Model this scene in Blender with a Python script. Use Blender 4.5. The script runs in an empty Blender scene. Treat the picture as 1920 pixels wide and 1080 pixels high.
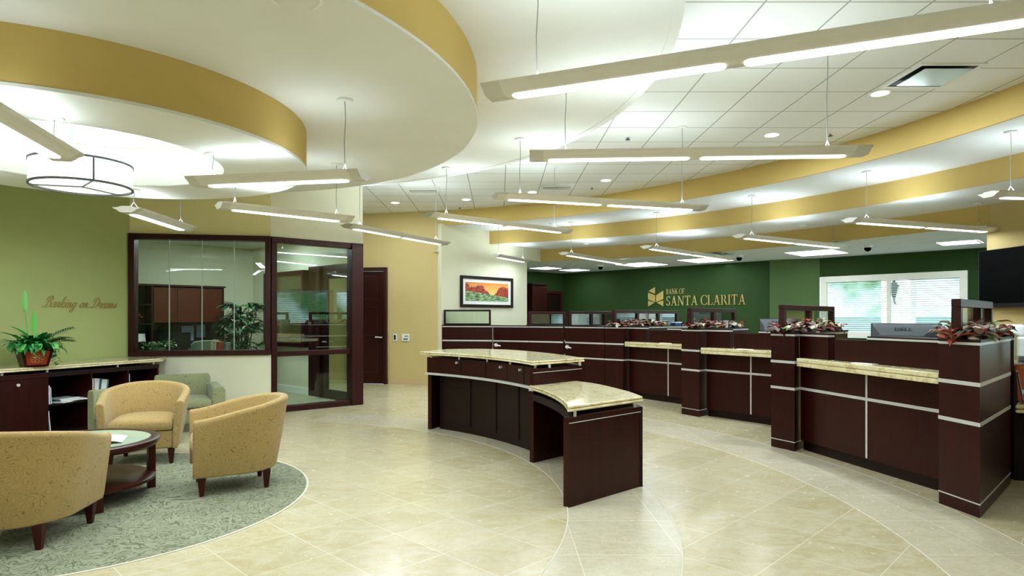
import bpy, bmesh, math, random
from mathutils import Vector, Matrix
random.seed(7)
C = bpy.context.scene.collection
PI = math.pi
F, PX, PY, EYE = 1184.0, 935.0, 595.0, 1.40      # focal length and principal point in pixels of the 1920x1080 frame, eye height

def at(px, py, z):
    """real point at height z seen at that pixel"""
    d = (z - EYE) / (PY - py) * F
    return ((px - PX) / F * d, d, z)
def atd(px, py, y):
    return ((px - PX) / F * y, y, EYE + (PY - py) / F * y)

def lin(c):
    return c / 12.92 if c <= 0.04045 else ((c + 0.055) / 1.055) ** 2.4
def rgb(h):
    h = h.lstrip('#')
    return tuple(lin(int(h[i:i + 2], 16) / 255) for i in (0, 2, 4)) + (1.0,)

# ------------------------------------------------------------------ materials
class NT:
    def __init__(s, name):
        s.m = bpy.data.materials.new(name); s.m.use_nodes = True
        s.t = s.m.node_tree; s.t.nodes.clear()
        s.out = s.n('ShaderNodeOutputMaterial')
    def n(s, typ, **kw):
        nd = s.t.nodes.new(typ)
        for k, v in kw.items():
            if k.startswith('_'): setattr(nd, k[1:], v)
        return nd
    def l(s, a, b): s.t.links.new(a, b)
    def bsdf(s, rough=.5, metal=0., spec=.5):
        b = s.n('ShaderNodeBsdfPrincipled')
        b.inputs['Roughness'].default_value = rough; b.inputs['Metallic'].default_value = metal
        b.inputs['Specular IOR Level'].default_value = spec
        s.l(b.outputs[0], s.out.inputs[0]); return b
    def coord(s, scale=(1, 1, 1), rot=(0, 0, 0), loc=(0, 0, 0)):
        tc = s.n('ShaderNodeTexCoord'); mp = s.n('ShaderNodeMapping')
        mp.inputs['Scale'].default_value = scale; mp.inputs['Rotation'].default_value = rot
        mp.inputs['Location'].default_value = loc
        s.l(tc.outputs['Object'], mp.inputs[0]); return mp.outputs[0]
    def noise(s, co, scale, detail=3, rough=.5, dist=0.):
        nd = s.n('ShaderNodeTexNoise'); s.l(co, nd.inputs['Vector'])
        nd.inputs['Scale'].default_value = scale; nd.inputs['Detail'].default_value = detail
        nd.inputs['Roughness'].default_value = rough; nd.inputs['Distortion'].default_value = dist
        return nd.outputs[0]
    def ramp(s, fac, stops, interp='LINEAR'):
        r = s.n('ShaderNodeValToRGB'); r.color_ramp.interpolation = interp
        e = r.color_ramp.elements
        while len(e) < len(stops): e.new(.5)
        for el, (p, c) in zip(e, stops):
            el.position = p; el.color = rgb(c) if isinstance(c, str) else c
        s.l(fac, r.inputs[0]); return r.outputs[0]
    def mix(s, fac, a, b, blend='MIX'):
        m = s.n('ShaderNodeMix', _data_type='RGBA', _blend_type=blend)
        for sock, v in ((m.inputs[0], fac), (m.inputs[6], a), (m.inputs[7], b)):
            if isinstance(v, (int, float)): sock.default_value = v
            elif isinstance(v, str): sock.default_value = rgb(v)
            elif isinstance(v, tuple): sock.default_value = v
            else: s.l(v, sock)
        return m.outputs[2]
    def math(s, op, a, b=None):
        m = s.n('ShaderNodeMath', _operation=op)
        for i, v in enumerate((a, b)):
            if v is None: continue
            if isinstance(v, (int, float)): m.inputs[i].default_value = v
            else: s.l(v, m.inputs[i])
        return m.outputs[0]
    def bump(s, b, h, strength=.1, dist=.01):
        bp = s.n('ShaderNodeBump'); bp.inputs['Strength'].default_value = strength
        bp.inputs['Distance'].default_value = dist
        s.l(h, bp.inputs['Height']); s.l(bp.outputs[0], b.inputs['Normal'])

def plain(name, col, rough=.5, metal=0., spec=.5, var=.06, scale=6.):
    t = NT(name); b = t.bsdf(rough, metal, spec)
    c = t.coord(); nz = t.noise(c, scale, 4)
    a = rgb(col); lo = tuple(x * (1 - var) for x in a[:3]) + (1,); hi = tuple(min(1, x * (1 + var)) for x in a[:3]) + (1,)
    t.l(t.ramp(nz, [(.3, lo), (.7, hi)]), b.inputs['Base Color']); return t.m

def paint(name, col, rough=.75):
    t = NT(name); b = t.bsdf(rough, 0, .25); c = t.coord()
    nz = t.noise(c, 1.2, 3); a = rgb(col)
    t.l(t.ramp(nz, [(.3, tuple(x * .96 for x in a[:3]) + (1,)), (.7, tuple(min(1, x * 1.03) for x in a[:3]) + (1,))]), b.inputs['Base Color'])
    t.bump(b, t.noise(c, 160, 2), .06, .003); return t.m

def wood(name, c1, c2, rough=.28, axis='Z', spec=.5):
    t = NT(name); b = t.bsdf(rough, 0, spec)
    sc = {'Z': (9, 9, .7), 'X': (.7, 9, 9), 'Y': (9, .7, 9)}[axis]
    c = t.coord(sc); n1 = t.noise(c, 2.2, 6, .6, .4); n2 = t.noise(t.coord(tuple(x * 5 for x in sc)), 3, 3)
    f = t.mix(.35, n1, n2)
    t.l(t.ramp(f, [(.3, c1), (.7, c2)]), b.inputs['Base Color'])
    b.inputs['Specular Tint'].default_value = (1, .8, .7, 1)
    return t.m

def emit(name, col, strength):
    t = NT(name); e = t.n('ShaderNodeEmission'); e.inputs[0].default_value = rgb(col); e.inputs[1].default_value = strength
    t.l(e.outputs[0], t.out.inputs[0]); return t.m

def glass(name, tint='#eef6ee', refl=1.0):
    t = NT(name); tr = t.n('ShaderNodeBsdfTransparent'); tr.inputs[0].default_value = rgb(tint)
    g = t.n('ShaderNodeBsdfGlossy'); g.inputs['Roughness'].default_value = .0
    fr = t.n('ShaderNodeFresnel'); fr.inputs[0].default_value = 1.5
    mx = t.n('ShaderNodeMixShader'); f = t.math('MULTIPLY', fr.outputs[0], refl)
    t.l(f, mx.inputs[0]); t.l(tr.outputs[0], mx.inputs[1]); t.l(g.outputs[0], mx.inputs[2])
    t.l(mx.outputs[0], t.out.inputs[0]); return t.m

def island(name, cols, rough=.5):
    t = NT(name); b = t.bsdf(rough, 0, .4)
    g = t.n('ShaderNodeNewGeometry')
    k = len(cols)
    t.l(t.ramp(g.outputs['Random Per Island'], [(i / k, c) for i, c in enumerate(cols)], 'CONSTANT'), b.inputs['Base Color'])
    return t.m

def tile_floor(name, rot, size, base, var, vein, grout, loc=(0, 0, 0), rough=.22):
    t = NT(name); b = t.bsdf(rough, 0, .32)
    c = t.coord((1, 1, 1), (0, 0, rot), loc)
    br = t.n('ShaderNodeTexBrick'); br.offset = 0.; br.squash = 1.
    t.l(c, br.inputs['Vector'])
    br.inputs['Color1'].default_value = rgb(base); br.inputs['Color2'].default_value = rgb(var); br.inputs['Mortar'].default_value = rgb(grout)
    br.inputs['Scale'].default_value = 1; br.inputs['Mortar Size'].default_value = .0035; br.inputs['Mortar Smooth'].default_value = .1
    br.inputs['Brick Width'].default_value = size; br.inputs['Row Height'].default_value = size
    sc = t.coord((1.6, 3.2, 1), (0, 0, rot + .5))
    n1 = t.noise(sc, 2.2, 8, .65, 1.2); n2 = t.noise(t.coord(), 18, 6, .7, .6)
    v1 = t.ramp(n1, [(.35, (0, 0, 0, 1)), (.62, (1, 1, 1, 1))])
    v2 = t.ramp(n2, [(.45, (0, 0, 0, 1)), (.75, (1, 1, 1, 1))])
    col = t.mix(t.math('MULTIPLY', v1, .55), br.outputs[0], vein)
    col = t.mix(t.math('MULTIPLY', v2, .5), col, '#a8905f')
    col = t.mix(br.outputs['Fac'], col, grout)
    t.l(col, b.inputs['Base Color'])
    t.l(t.ramp(n2, [(.3, (.16, .16, .16, 1)), (.7, (.3, .3, .3, 1))]), b.inputs['Roughness'])
    return t.m

def ceiling_tiles(name, size, loc, col='#ebebe6', line='#a9a9a2'):
    t = NT(name); b = t.bsdf(.85, 0, .15); c = t.coord((1, 1, 1), (0, 0, 0), loc)
    br = t.n('ShaderNodeTexBrick'); br.offset = 0.
    t.l(c, br.inputs['Vector'])
    br.inputs['Color1'].default_value = rgb(col); br.inputs['Color2'].default_value = rgb(col); br.inputs['Mortar'].default_value = rgb(line)
    br.inputs['Scale'].default_value = 1; br.inputs['Mortar Size'].default_value = .008; br.inputs['Mortar Smooth'].default_value = .2
    br.inputs['Brick Width'].default_value = size; br.inputs['Row Height'].default_value = size
    t.l(br.outputs[0], b.inputs['Base Color']); t.bump(b, t.noise(t.coord(), 240, 2), .12, .003)
    return t.m

def loops(name, base, line, freq, thick, rough=.8, scale=9., warp=.3, line_amt=.8):
    """curling line pattern: contour lines of a smooth field"""
    t = NT(name); b = t.bsdf(rough, 0, .2); c = t.coord()
    n = t.noise(c, scale, 1.0, .4, warp)
    s_ = t.math('ABSOLUTE', t.math('SINE', t.math('MULTIPLY', n, freq)))
    f = t.ramp(s_, [(0., (1, 1, 1, 1)), (thick, (0, 0, 0, 1))])
    big = t.noise(c, 2.5, 2)
    bc = t.mix(t.math('MULTIPLY', big, .25), base, line)
    col = t.mix(t.math('MULTIPLY', f, line_amt), bc, line)
    t.l(col, b.inputs['Base Color'])
    t.bump(b, t.noise(c, 300, 2), .25, .003)
    b.inputs['Sheen Weight'].default_value = .15
    return t.m

M = {}
M['mahogany'] = wood('mahogany', '#1c0504', '#340e0a', .36, 'Z', .26)
M['mahogany_h'] = wood('mahogany_h', '#1d0606', '#36100d', .36, 'X', .26)
M['mahogany_dark'] = wood('mahogany_dark', '#0e0303', '#1a0706', .45, 'Z', .3)
M['frame_wood'] = wood('frame_wood', '#220809', '#3a1213', .36, 'Z', .35)
M['leg_wood'] = wood('leg_wood', '#260b08', '#421710', .35, 'Z', .3)
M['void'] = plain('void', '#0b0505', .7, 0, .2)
M['steel'] = plain('steel', '#dcd9d6', .35, .35, .5, .03)
M['alu'] = plain('alu', '#dedbd2', .45, .1, .5, .02)
M['alu_dark'] = plain('alu_dark', '#cfcbc0', .45, .15, .5, .03)
M['white_metal'] = plain('white_metal', '#e8e8e2', .4, .1, .5, .02)
M['cable'] = plain('cable', '#9aa09c', .4, .4)
M['brass'] = plain('brass', '#c6ac6a', .28, .8, .5, .08, 14)
M['bronze'] = plain('bronze', '#b59c58', .4, .2, .5, .08, 14)
M['wall_green'] = paint('wall_green', '#b2ba7a')
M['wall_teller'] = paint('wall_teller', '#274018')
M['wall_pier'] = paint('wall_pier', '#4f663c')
M['wall_yellow'] = paint('wall_yellow', '#cbb47a')
M['wall_cream'] = paint('wall_cream', '#e3dfc3')
M['wall_tan'] = paint('wall_tan', '#f3e6b0')
M['fascia'] = paint('fascia', '#cdb068')
M['white_ceiling'] = paint('white_ceiling', '#e4e3dc')
M['soffit'] = paint('soffit', '#dfe1df')
M['baseboard'] = plain('baseboard', '#c9b183', .4)
M['white_trim'] = plain('white_trim', '#efeee6', .45, 0, .4, .02)
M['floor'] = tile_floor('floor', -PI / 4, .48, '#b5a67e', '#c3b590', '#d2c9ae', '#d6ccb2', (.465, .484, 0))
M['inlay'] = tile_floor('inlay', 0, .62, '#beb498', '#c9bfa4', '#d3cbb6', '#d9d1bb', (.153, .0, 0))
M['grout'] = plain('grout', '#cfc9b5', .6)
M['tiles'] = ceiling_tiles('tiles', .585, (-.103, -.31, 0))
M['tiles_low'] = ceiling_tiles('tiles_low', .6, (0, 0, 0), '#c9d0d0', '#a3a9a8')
M['lens'] = emit('lens', '#fcfff8', 3.5)
M['bulb'] = emit('bulb', '#fffbe8', 5.0)
M['troffer'] = emit('troffer', '#fbfff8', 3.0)
M['glass'] = glass('glass', '#eef6ee', .75)
M['glass_strong'] = glass('glass_strong', '#e4f0ea', 3.6)
M['glass_clear'] = glass('glass_clear', '#f4faf4', .45)
M['black'] = plain('black', '#08080a', .4, 0, .25)
M['black_gloss'] = plain('black_gloss', '#020203', .35, 0, .04)
M['dark_plastic'] = plain('dark_plastic', '#2a2d31', .4)
M['grey_plastic'] = plain('grey_plastic', '#565b60', .45)
M['white_plastic'] = plain('white_plastic', '#eceded', .35)
M['paper'] = plain('paper', '#f2f1ea', .7, 0, .2, .02)
M['leaf'] = island('leaf', ['#1f7a3a', '#2b8f48', '#17602d', '#3a9a52', '#236f38'], .4)
M['leaf_dark'] = island('leaf_dark', ['#1d4a2c', '#25583a', '#163f22', '#2e6742'], .6)
M['leaf_edge'] = island('leaf_edge', ['#4fae58', '#6cbf5c', '#3c9c4c'], .4)
M['variegated'] = island('variegated', ['#2f7a3d', '#7fb070', '#1c5a2c', '#a9c894', '#3d8a48'], .4)
M['autumn'] = island('autumn', ['#6b1d1a', '#8f2d22', '#cdbfa8', '#4d1413', '#a14a2c', '#c4b49c', '#5d5a55', '#8a9a58', '#a07a70', '#8b8078', '#a8402c', '#d8cdb8', '#7a2420', '#b0a496'], .55)
M['red_planter'] = wood('red_planter', '#7a2414', '#a2381e', .35)
M['pink'] = plain('pink', '#d9566a', .6, 0, .3, .2)
M['fabric_gold'] = loops('fabric_gold', '#ae915a', '#5a4620', 34., .34, .85, 13., .8, .62)
M['fabric_green'] = loops('fabric_green', '#8f906a', '#535a3a', 16., .2, .85, 7., 1.5, .85)
M['fabric_grey'] = plain('fabric_grey', '#7f8f80', .7)
M['carpet'] = loops('carpet', '#95947a', '#3f4d26', 15., .8, .95, 6.5, 2.8, .95)
M['joint'] = plain('joint', '#b9c4b4', .3)
M['carpet_office'] = loops('carpet_office', '#a9a98c', '#7d8063', 26., .6, .95, 9., 1.6, .7)

def granite():
    t = NT('granite'); b = t.bsdf(.12, 0, .5); c = t.coord((1, 1, 1), (.4, .3, .7))
    n1 = t.noise(c, 7, 8, .7, 1.5); n2 = t.noise(c, 45, 4, .6)
    col = t.ramp(n1, [(.3, '#b39a66'), (.45, '#dccb9b'), (.6, '#e8dcb6'), (.75, '#c4ad7a')])
    col = t.mix(t.math('MULTIPLY', t.ramp(n2, [(.55, (0, 0, 0, 1)), (.7, (1, 1, 1, 1))]), .5), col, '#8f7c55')
    t.l(col, b.inputs['Base Color']); return t.m
M['granite'] = granite()
def art():
    t = NT('landscape_art'); b = t.bsdf(.5); c = t.coord()
    sx = t.n('ShaderNodeSeparateXYZ'); t.l(c, sx.inputs[0])
    x, z = sx.outputs[0], sx.outputs[2]
    n = t.noise(c, 9, 4, .6); n2 = t.noise(c, 26, 4, .6)
    sky = t.ramp(t.math('ADD', t.math('MULTIPLY', z, 2.2), .5), [(.3, '#ffd98a'), (.6, '#f7b45e'), (.9, '#e08a3c')])
    # canopy masses rise to the left and right, leaving a gap of sky right of the middle
    ax = t.math('ABSOLUTE', t.math('SUBTRACT', x, .13))
    crown = t.math('ADD', t.math('MINIMUM', t.math('SUBTRACT', t.math('MULTIPLY', ax, .8), .10), .125), t.math('MULTIPLY', t.math('SUBTRACT', n, .5), .22))
    in_tree = t.math('GREATER_THAN', crown, z)
    above = t.math('GREATER_THAN', t.math('ADD', z, t.math('MULTIPLY', x, .10)), -.055)
    tree = t.ramp(n2, [(.3, '#5a1620'), (.5, '#a13524'), (.7, '#d0602c')])
    col = t.mix(t.math('MULTIPLY', in_tree, above), sky, tree)
    grd = t.ramp(t.noise(t.coord((1, 1, 5)), 8, 4), [(.35, '#2e4a34'), (.5, '#7fa06a'), (.6, '#a9c08a'), (.72, '#d9b070')])
    ground = t.math('LESS_THAN', t.math('ADD', z, t.math('MULTIPLY', x, .10)), -.045)
    t.l(t.mix(ground, col, grd), b.inputs['Base Color']); return t.m
M['art'] = art()
def sparkle_tray():
    t = NT('mirror'); b = t.bsdf(.15, .35); b.inputs['Base Color'].default_value = rgb('#e6f2f2'); return t.m
M['mirror'] = sparkle_tray()

# ------------------------------------------------------------------ mesh builder
class MB:
    def __init__(s): s.v = []; s.f = []; s.recalc = True
    def add(s, vs, fs):
        k = len(s.v); s.v += [tuple(p) for p in vs]; s.f += [tuple(i + k for i in f) for f in fs]; return s
    def box(s, c, d, rz=0, M4=None):
        hx, hy, hz = d[0] / 2, d[1] / 2, d[2] / 2; co, si = math.cos(rz), math.sin(rz)
        vs = []
        for z in (-hz, hz):
            for x, y in ((-hx, -hy), (hx, -hy), (hx, hy), (-hx, hy)):
                vs.append((c[0] + x * co - y * si, c[1] + x * si + y * co, c[2] + z))
        if M4: vs = [tuple(M4 @ Vector(p)) for p in vs]
        return s.add(vs, [(3, 2, 1, 0), (4, 5, 6, 7), (0, 1, 5, 4), (1, 2, 6, 5), (2, 3, 7, 6), (3, 0, 4, 7)])
    def prism(s, poly, z0, z1):
        n = len(poly); vs = [(p[0], p[1], z0) for p in poly] + [(p[0], p[1], z1) for p in poly]
        return s.add(vs, [tuple(range(n - 1, -1, -1)), tuple(range(n, 2 * n))] + [(i, (i + 1) % n, n + (i + 1) % n, n + i) for i in range(n)])
    def frustum(s, c, b, t, z0, z1, off=(0, 0)):
        vs = [(c[0] + x * b[0] / 2, c[1] + y * b[1] / 2, z0) for x, y in ((-1, -1), (1, -1), (1, 1), (-1, 1))] + \
             [(c[0] + off[0] + x * t[0] / 2, c[1] + off[1] + y * t[1] / 2, z1) for x, y in ((-1, -1), (1, -1), (1, 1), (-1, 1))]
        return s.add(vs, [(3, 2, 1, 0), (4, 5, 6, 7), (0, 1, 5, 4), (1, 2, 6, 5), (2, 3, 7, 6), (3, 0, 4, 7)])
    def lathe(s, prof, c=(0, 0, 0), n=24, closed=False):
        k = len(prof); vs = []
        for r, z in prof:
            for i in range(n):
                a = 2 * PI * i / n; vs.append((c[0] + r * math.cos(a), c[1] + r * math.sin(a), c[2] + z))
        fs = [(j * n + i, j * n + (i + 1) % n, (j + 1) * n + (i + 1) % n, (j + 1) * n + i) for j in range(k - 1) for i in range(n)]
        if closed: fs += [((k - 1) * n + i, (k - 1) * n + (i + 1) % n, (i + 1) % n, i) for i in range(n)]
        else: fs += [tuple(range(n - 1, -1, -1)), tuple((k - 1) * n + i for i in range(n))]
        return s.add(vs, fs)
    def tube(s, pts, r, n=8, r2=None):
        pts = [Vector(p) for p in pts]; k = len(pts); vs = []
        for j, p in enumerate(pts):
            d = (pts[min(j + 1, k - 1)] - pts[max(j - 1, 0)]).normalized()
            u = d.orthogonal().normalized() if j == 0 else (u - d * u.dot(d)).normalized()
            w = d.cross(u); rr = r if r2 is None else r + (r2 - r) * j / (k - 1)
            for i in range(n):
                a = 2 * PI * i / n; vs.append(tuple(p + u * (rr * math.cos(a)) + w * (rr * math.sin(a))))
        fs = [(j * n + i, j * n + (i + 1) % n, (j + 1) * n + (i + 1) % n, (j + 1) * n + i) for j in range(k - 1) for i in range(n)]
        return s.add(vs, fs + [tuple(range(n - 1, -1, -1)), tuple((k - 1) * n + i for i in range(n))])
    def sweep(s, a, b, prof):
        """closed profile [(across, up)] carried straight from a to b (level)"""
        a, b = Vector(a), Vector(b); d = (b - a).normalized(); w = Vector((d.y, -d.x, 0)); n = len(prof)
        vs = [tuple(a + w * p + Vector((0, 0, q))) for p, q in prof] + [tuple(b + w * p + Vector((0, 0, q))) for p, q in prof]
        return s.add(vs, [tuple(range(n - 1, -1, -1)), tuple(range(n, 2 * n))] + [(i, (i + 1) % n, n + (i + 1) % n, n + i) for i in range(n)])
    def grid(s, rows):
        k = len(rows); n = len(rows[0]); vs = [p for r in rows for p in r]
        return s.add(vs, [(j * n + i, j * n + i + 1, (j + 1) * n + i + 1, (j + 1) * n + i) for j in range(k - 1) for i in range(n - 1)])
    def loft(s, rings, cap=True):
        k = len(rings); n = len(rings[0]); vs = [p for r in rings for p in r]
        fs = [(j * n + i, j * n + (i + 1) % n, (j + 1) * n + (i + 1) % n, (j + 1) * n + i) for j in range(k - 1) for i in range(n)]
        if cap: fs += [tuple(range(n - 1, -1, -1)), tuple((k - 1) * n + i for i in range(n))]
        return s.add(vs, fs)
    def leaf(s, base, az, el, L, w, droop=.6, n=5, fold=.25, tip=.0):
        """one pointed leaf, arching from base"""
        p = Vector(base); rows = []; rise = el
        side = Vector((-math.sin(az), math.cos(az), 0))
        for i in range(n + 1):
            t = i / n; ww = w * .5 * (math.sin(PI * min(1, t * .93 + .07)) ** .8) + .0005
            d = Vector((math.cos(az) * math.cos(rise), math.sin(az) * math.cos(rise), math.sin(rise)))
            up = side.cross(d) * -1
            rows.append([tuple(p - side * ww + up * ww * fold), tuple(p), tuple(p + side * ww + up * ww * fold)])
            p = p + d * (L / n); rise -= droop / n * (1 + t)
        return s.grid(rows)

ROOTS = {}
def obj(name, mb, mat, parent=None, world=False, smooth=40, bevel=0., kind=None, segs=2):
    me = bpy.data.meshes.new(name); vs = mb.v
    if world and parent is not None:
        inv = root_matrix(parent).inverted(); vs = [tuple(inv @ Vector(p)) for p in vs]
    me.from_pydata(vs, [], mb.f); me.update()
    if mb.recalc:
        bm = bmesh.new(); bm.from_mesh(me); bmesh.ops.recalc_face_normals(bm, faces=bm.faces); bm.to_mesh(me); bm.free()
    if smooth:
        me.polygons.foreach_set('use_smooth', [True] * len(me.polygons)); me.set_sharp_from_angle(angle=math.radians(smooth))
    me.materials.append(mat if not isinstance(mat, str) else M[mat])
    o = bpy.data.objects.new(name, me); C.objects.link(o)
    if parent is not None: o.parent = parent
    if bevel:
        b = o.modifiers.new('edge', 'BEVEL'); b.width = bevel; b.segments = segs; b.limit_method = 'ANGLE'; b.angle_limit = math.radians(40)
    if kind: o['kind'] = kind
    return o
def root_matrix(o):
    m = Matrix.LocRotScale(o.location, o.rotation_euler, o.scale)
    return root_matrix(o.parent) @ m if o.parent else m
def thing(name, label, cat, loc=(0, 0, 0), rz=0, group=None):
    o = bpy.data.objects.new(name, None); C.objects.link(o); o.location = loc; o.rotation_euler = (0, 0, rz)
    o.empty_display_size = .1; o['label'] = label; o['category'] = cat
    if group: o['group'] = group
    return o
def tag(o, label, cat, group=None):
    o['label'] = label; o['category'] = cat
    if group: o['group'] = group
    return o
def struct(name, mb, mat, parent=None, smooth=40, bevel=0.):
    o = obj(name, mb, mat, parent, smooth=smooth, bevel=bevel)
    o['kind'] = 'structure'; return o
def dup(root, loc, rz, label=None, group=None):
    r = root.copy(); C.objects.link(r); r.location = loc; r.rotation_euler = (0, 0, rz)
    if label: r['label'] = label
    if group: r['group'] = group
    for ch in list(root.children):
        c = ch.copy(); C.objects.link(c); c.parent = r
        for g in list(ch.children):
            d = g.copy(); C.objects.link(d); d.parent = c
    return r
def lamp(name, loc, rot, size, power, col=(.85, 1., 1.1), shape='RECTANGLE', parent=None, spread=None):
    l = bpy.data.lights.new(name, 'AREA'); l.shape = shape; l.size = size[0]
    if shape in ('RECTANGLE', 'ELLIPSE'): l.size_y = size[1]
    l.energy = power; l.color = col
    if spread: l.spread = spread
    o = bpy.data.objects.new(name, l); C.objects.link(o)
    o.rotation_euler = rot; o.location = loc
    if parent is not None: o.parent = parent
    return o
def arc(c, r, a0, a1, n=48):
    return [(c[0] + (r(a0 + (a1 - a0) * i / n) if callable(r) else r) * math.cos(math.radians(a0 + (a1 - a0) * i / n)),
             c[1] + (r(a0 + (a1 - a0) * i / n) if callable(r) else r) * math.sin(math.radians(a0 + (a1 - a0) * i / n))) for i in range(n + 1)]
def wallseg(mb, a, b, z0, z1, th=.12, side=1):
    a, b = Vector(a), Vector(b); d = (b - a).normalized(); n = Vector((-d.y, d.x)) * th * side
    return mb.prism([tuple(a), tuple(b), tuple(b + n), tuple(a + n)], z0, z1)
def lerp(a, b, t): return tuple(x + (y - x) * t for x, y in zip(a, b))

CEN = (-3.2, 4.85)
D45 = Vector((.7071, .7071))

# ------------------------------------------------------------------ floor
mb = MB().prism([(-9, -5), (14, -5), (14, 22), (-9, 22)], -.1, 0)
struct('floor', mb, 'floor', smooth=0)
def ring(mb, r0, r1, a0, a1, z0, z1, n=64):
    o = arc(CEN, r1, a0, a1, n); i = arc(CEN, r0, a1, a0, n)
    k = n + 1
    for q in range(n):
        mb.prism([o[q], o[q + 1], i[n - q - 1], i[n - q]], z0, z1)
    return mb
struct('floor_inlay', ring(MB(), 3.71, 4.43, -75, 80, -.02, .0015), 'inlay', smooth=0)
struct('floor_inlay', ring(MB(), 5.82, 6.5, -60, 62, -.02, .0015), 'inlay', smooth=0)
mb = MB()
for r in (3.71, 4.43, 5.82, 6.5): ring(mb, r - .004, r + .004, -70, 66, -.01, .0025)
ring(mb, 1.65, 1.668, -180, 180, -.01, .0045, 96)
struct('trim_1', mb, 'grout', smooth=0)
tag(obj('carpet', MB().prism(arc(CEN, 1.65, 0, 358, 90), .0, .005), 'carpet', smooth=0),
    'round green swirl-patterned carpet inset in the tile floor under the lounge chairs', 'rug')

# ------------------------------------------------------------------ walls
GA, GB = Vector((-5.75, 7.0)), Vector((-5.19, 8.88))          # green lounge wall
gd = (GB - GA).normalized(); gn = Vector((gd.y, -gd.x))        # gn points into the room
WC, WD = (-3.32, 9.21), (-2.19, 10.17)                         # corner of the glazed office and its end
mb = MB(); wallseg(mb, GA - gd * 4.6, GB, 0, 3.6, .12, 1); struct('wall_left', mb, 'wall_green')
p = GA - gd * 4.6
mb = MB(); wallseg(mb, (p.x, -4.2), tuple(p), 0, 3.6, .12, 1); struct('wall_left.001', mb, 'wall_green')
# front of the office: below, above and beside the window
OFF_B, OFF_T = .853, 2.58
mb = MB(); wallseg(mb, GB, WC, 0, OFF_B, .12, 1); struct('wall_office', mb, paint('wall_cream_light', '#efecd0'))
mb = MB(); wallseg(mb, GB, WC, OFF_T, 3.6, .12, 1); struct('wall_office_upper', mb, 'wall_tan')
mb = MB(); wallseg(mb, WC, WD, OFF_T, 3.6, .12, 1); struct('wall_office_side', mb, 'wall_cream')
# glazed front window
def bar_frame(mb, a, b, z0, z1, w, d, inset=0.):
    """rectangular frame standing between plan points a and b"""
    a, b = Vector(a), Vector(b); e = (b - a).normalized(); rz = math.atan2(e.y, e.x); L = (b - a).length
    n = Vector((-e.y, e.x)) * inset
    m = (a + b) / 2 + n
    mb.box((m.x, m.y, z0 + w / 2), (L, d, w), rz); mb.box((m.x, m.y, z1 - w / 2), (L, d, w), rz)
    for q in (a + e * w / 2 + n, b - e * w / 2 + n): mb.box((q.x, q.y, (z0 + z1) / 2), (w, d, z1 - z0 - 2 * w), rz)
    return mb
def pane(mb, a, b, z0, z1, inset=0., th=.008):
    a, b = Vector(a), Vector(b); e = (b - a).normalized(); rz = math.atan2(e.y, e.x); m = (a + b) / 2 + Vector((-e.y, e.x)) * inset
    return mb.box((m.x, m.y, (z0 + z1) / 2), ((b - a).length, th, z1 - z0), rz)
w1 = thing('window_1', 'dark wood framed office window of four frameless panes beside green wall', 'window', (-4.25, 9.05, .853)); w1['kind'] = 'structure'
obj('window_frame', bar_frame(MB(), GB, WC, OFF_B, OFF_T, .075, .17, .03), 'frame_wood', w1, True, bevel=.006)
mb = MB(); A_, B_ = Vector(GB), Vector(WC)
for i in range(4):
    a = A_.lerp(B_, .04 + .92 * i / 4 + .002); b = A_.lerp(B_, .04 + .92 * (i + 1) / 4 - .002)
    obj('pane', pane(MB(), a, b, OFF_B + .07, OFF_T - .07, .03), 'glass', w1, True, smooth=0)
    if i: obj('pane_joint', pane(MB(), a - (B_ - A_) * .0055, a - (B_ - A_) * -.0005, OFF_B + .07, OFF_T - .07, .028, .014), 'joint', w1, True, smooth=0)
w2 = thing('window_2', 'full-height dark framed glass screen at the office corner with a mid rail', 'window', (-2.8, 9.7, 0)); w2['kind'] = 'structure'
mb = bar_frame(MB(), WC, WD, 0, OFF_T, .085, .14, .05)
a, b = Vector(WC), Vector(WD); e = (b - a).normalized(); m = (a + b) / 2 + Vector((-e.y, e.x)) * .05
mb.box((m.x, m.y, .86), ((b - a).length - .17, .1, .075), math.atan2(e.y, e.x))
obj('window_frame', mb, 'frame_wood', w2, True, bevel=.006)
q = b - e * .11 + Vector((-e.y, e.x)) * .04
obj('end_post', MB().box((q.x, q.y, OFF_T / 2), (.2, .17, OFF_T), math.atan2(e.y, e.x)), 'frame_wood', w2, True, bevel=.006)
a2, b2 = a + e * .08, b - e * .2
obj('pane', pane(MB(), a2, b2, .9, OFF_T - .085, .05), 'glass_strong', w2, True, smooth=0)
obj('pane', pane(MB(), a2, b2, .085, .825, .05), 'glass', w2, True, smooth=0)
# office shell
OD, OE = Vector((-5.0, 12.85)), Vector((-7.6, 10.25))
OCW = Vector((-2.3, 10.3))
mb = MB(); wallseg(mb, OE, OD, 0, 2.9, .12, 1); struct('wall_office_back', mb, 'wall_cream')
mb = MB(); wallseg(mb, (-7.6, 10.25), tuple(GB + Vector((-.15, .02))), 0, 2.9, .1, 1); struct('wall_office_left', mb, 'wall_cream')
dv = (OD - OCW); dl = dv.length; dn = dv.normalized()
def ow(t): return OCW + dn * t
mb = MB(); wallseg(mb, ow(1.52), OD, 0, .86, .1, -1); wallseg(mb, ow(1.52), OD, 2.25, 2.9, .1, -1); wallseg(mb, ow(3.05), OD, .86, 2.25, .1, -1)
wallseg(mb, ow(.0), ow(1.52), 2.3, 2.9, .1, -1)
struct('wall_office_right', mb, 'wall_cream')
mb = MB(); wallseg(mb, ow(1.52), OD, 0, .12, .015, 1); struct('baseboard_office', mb, 'white_trim')
w3 = thing('window_3', 'dark framed interior window in the office side wall, seen through the corner glass', 'window', tuple(ow(2.3)) + (.86,)); w3['kind'] = 'structure'
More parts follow.
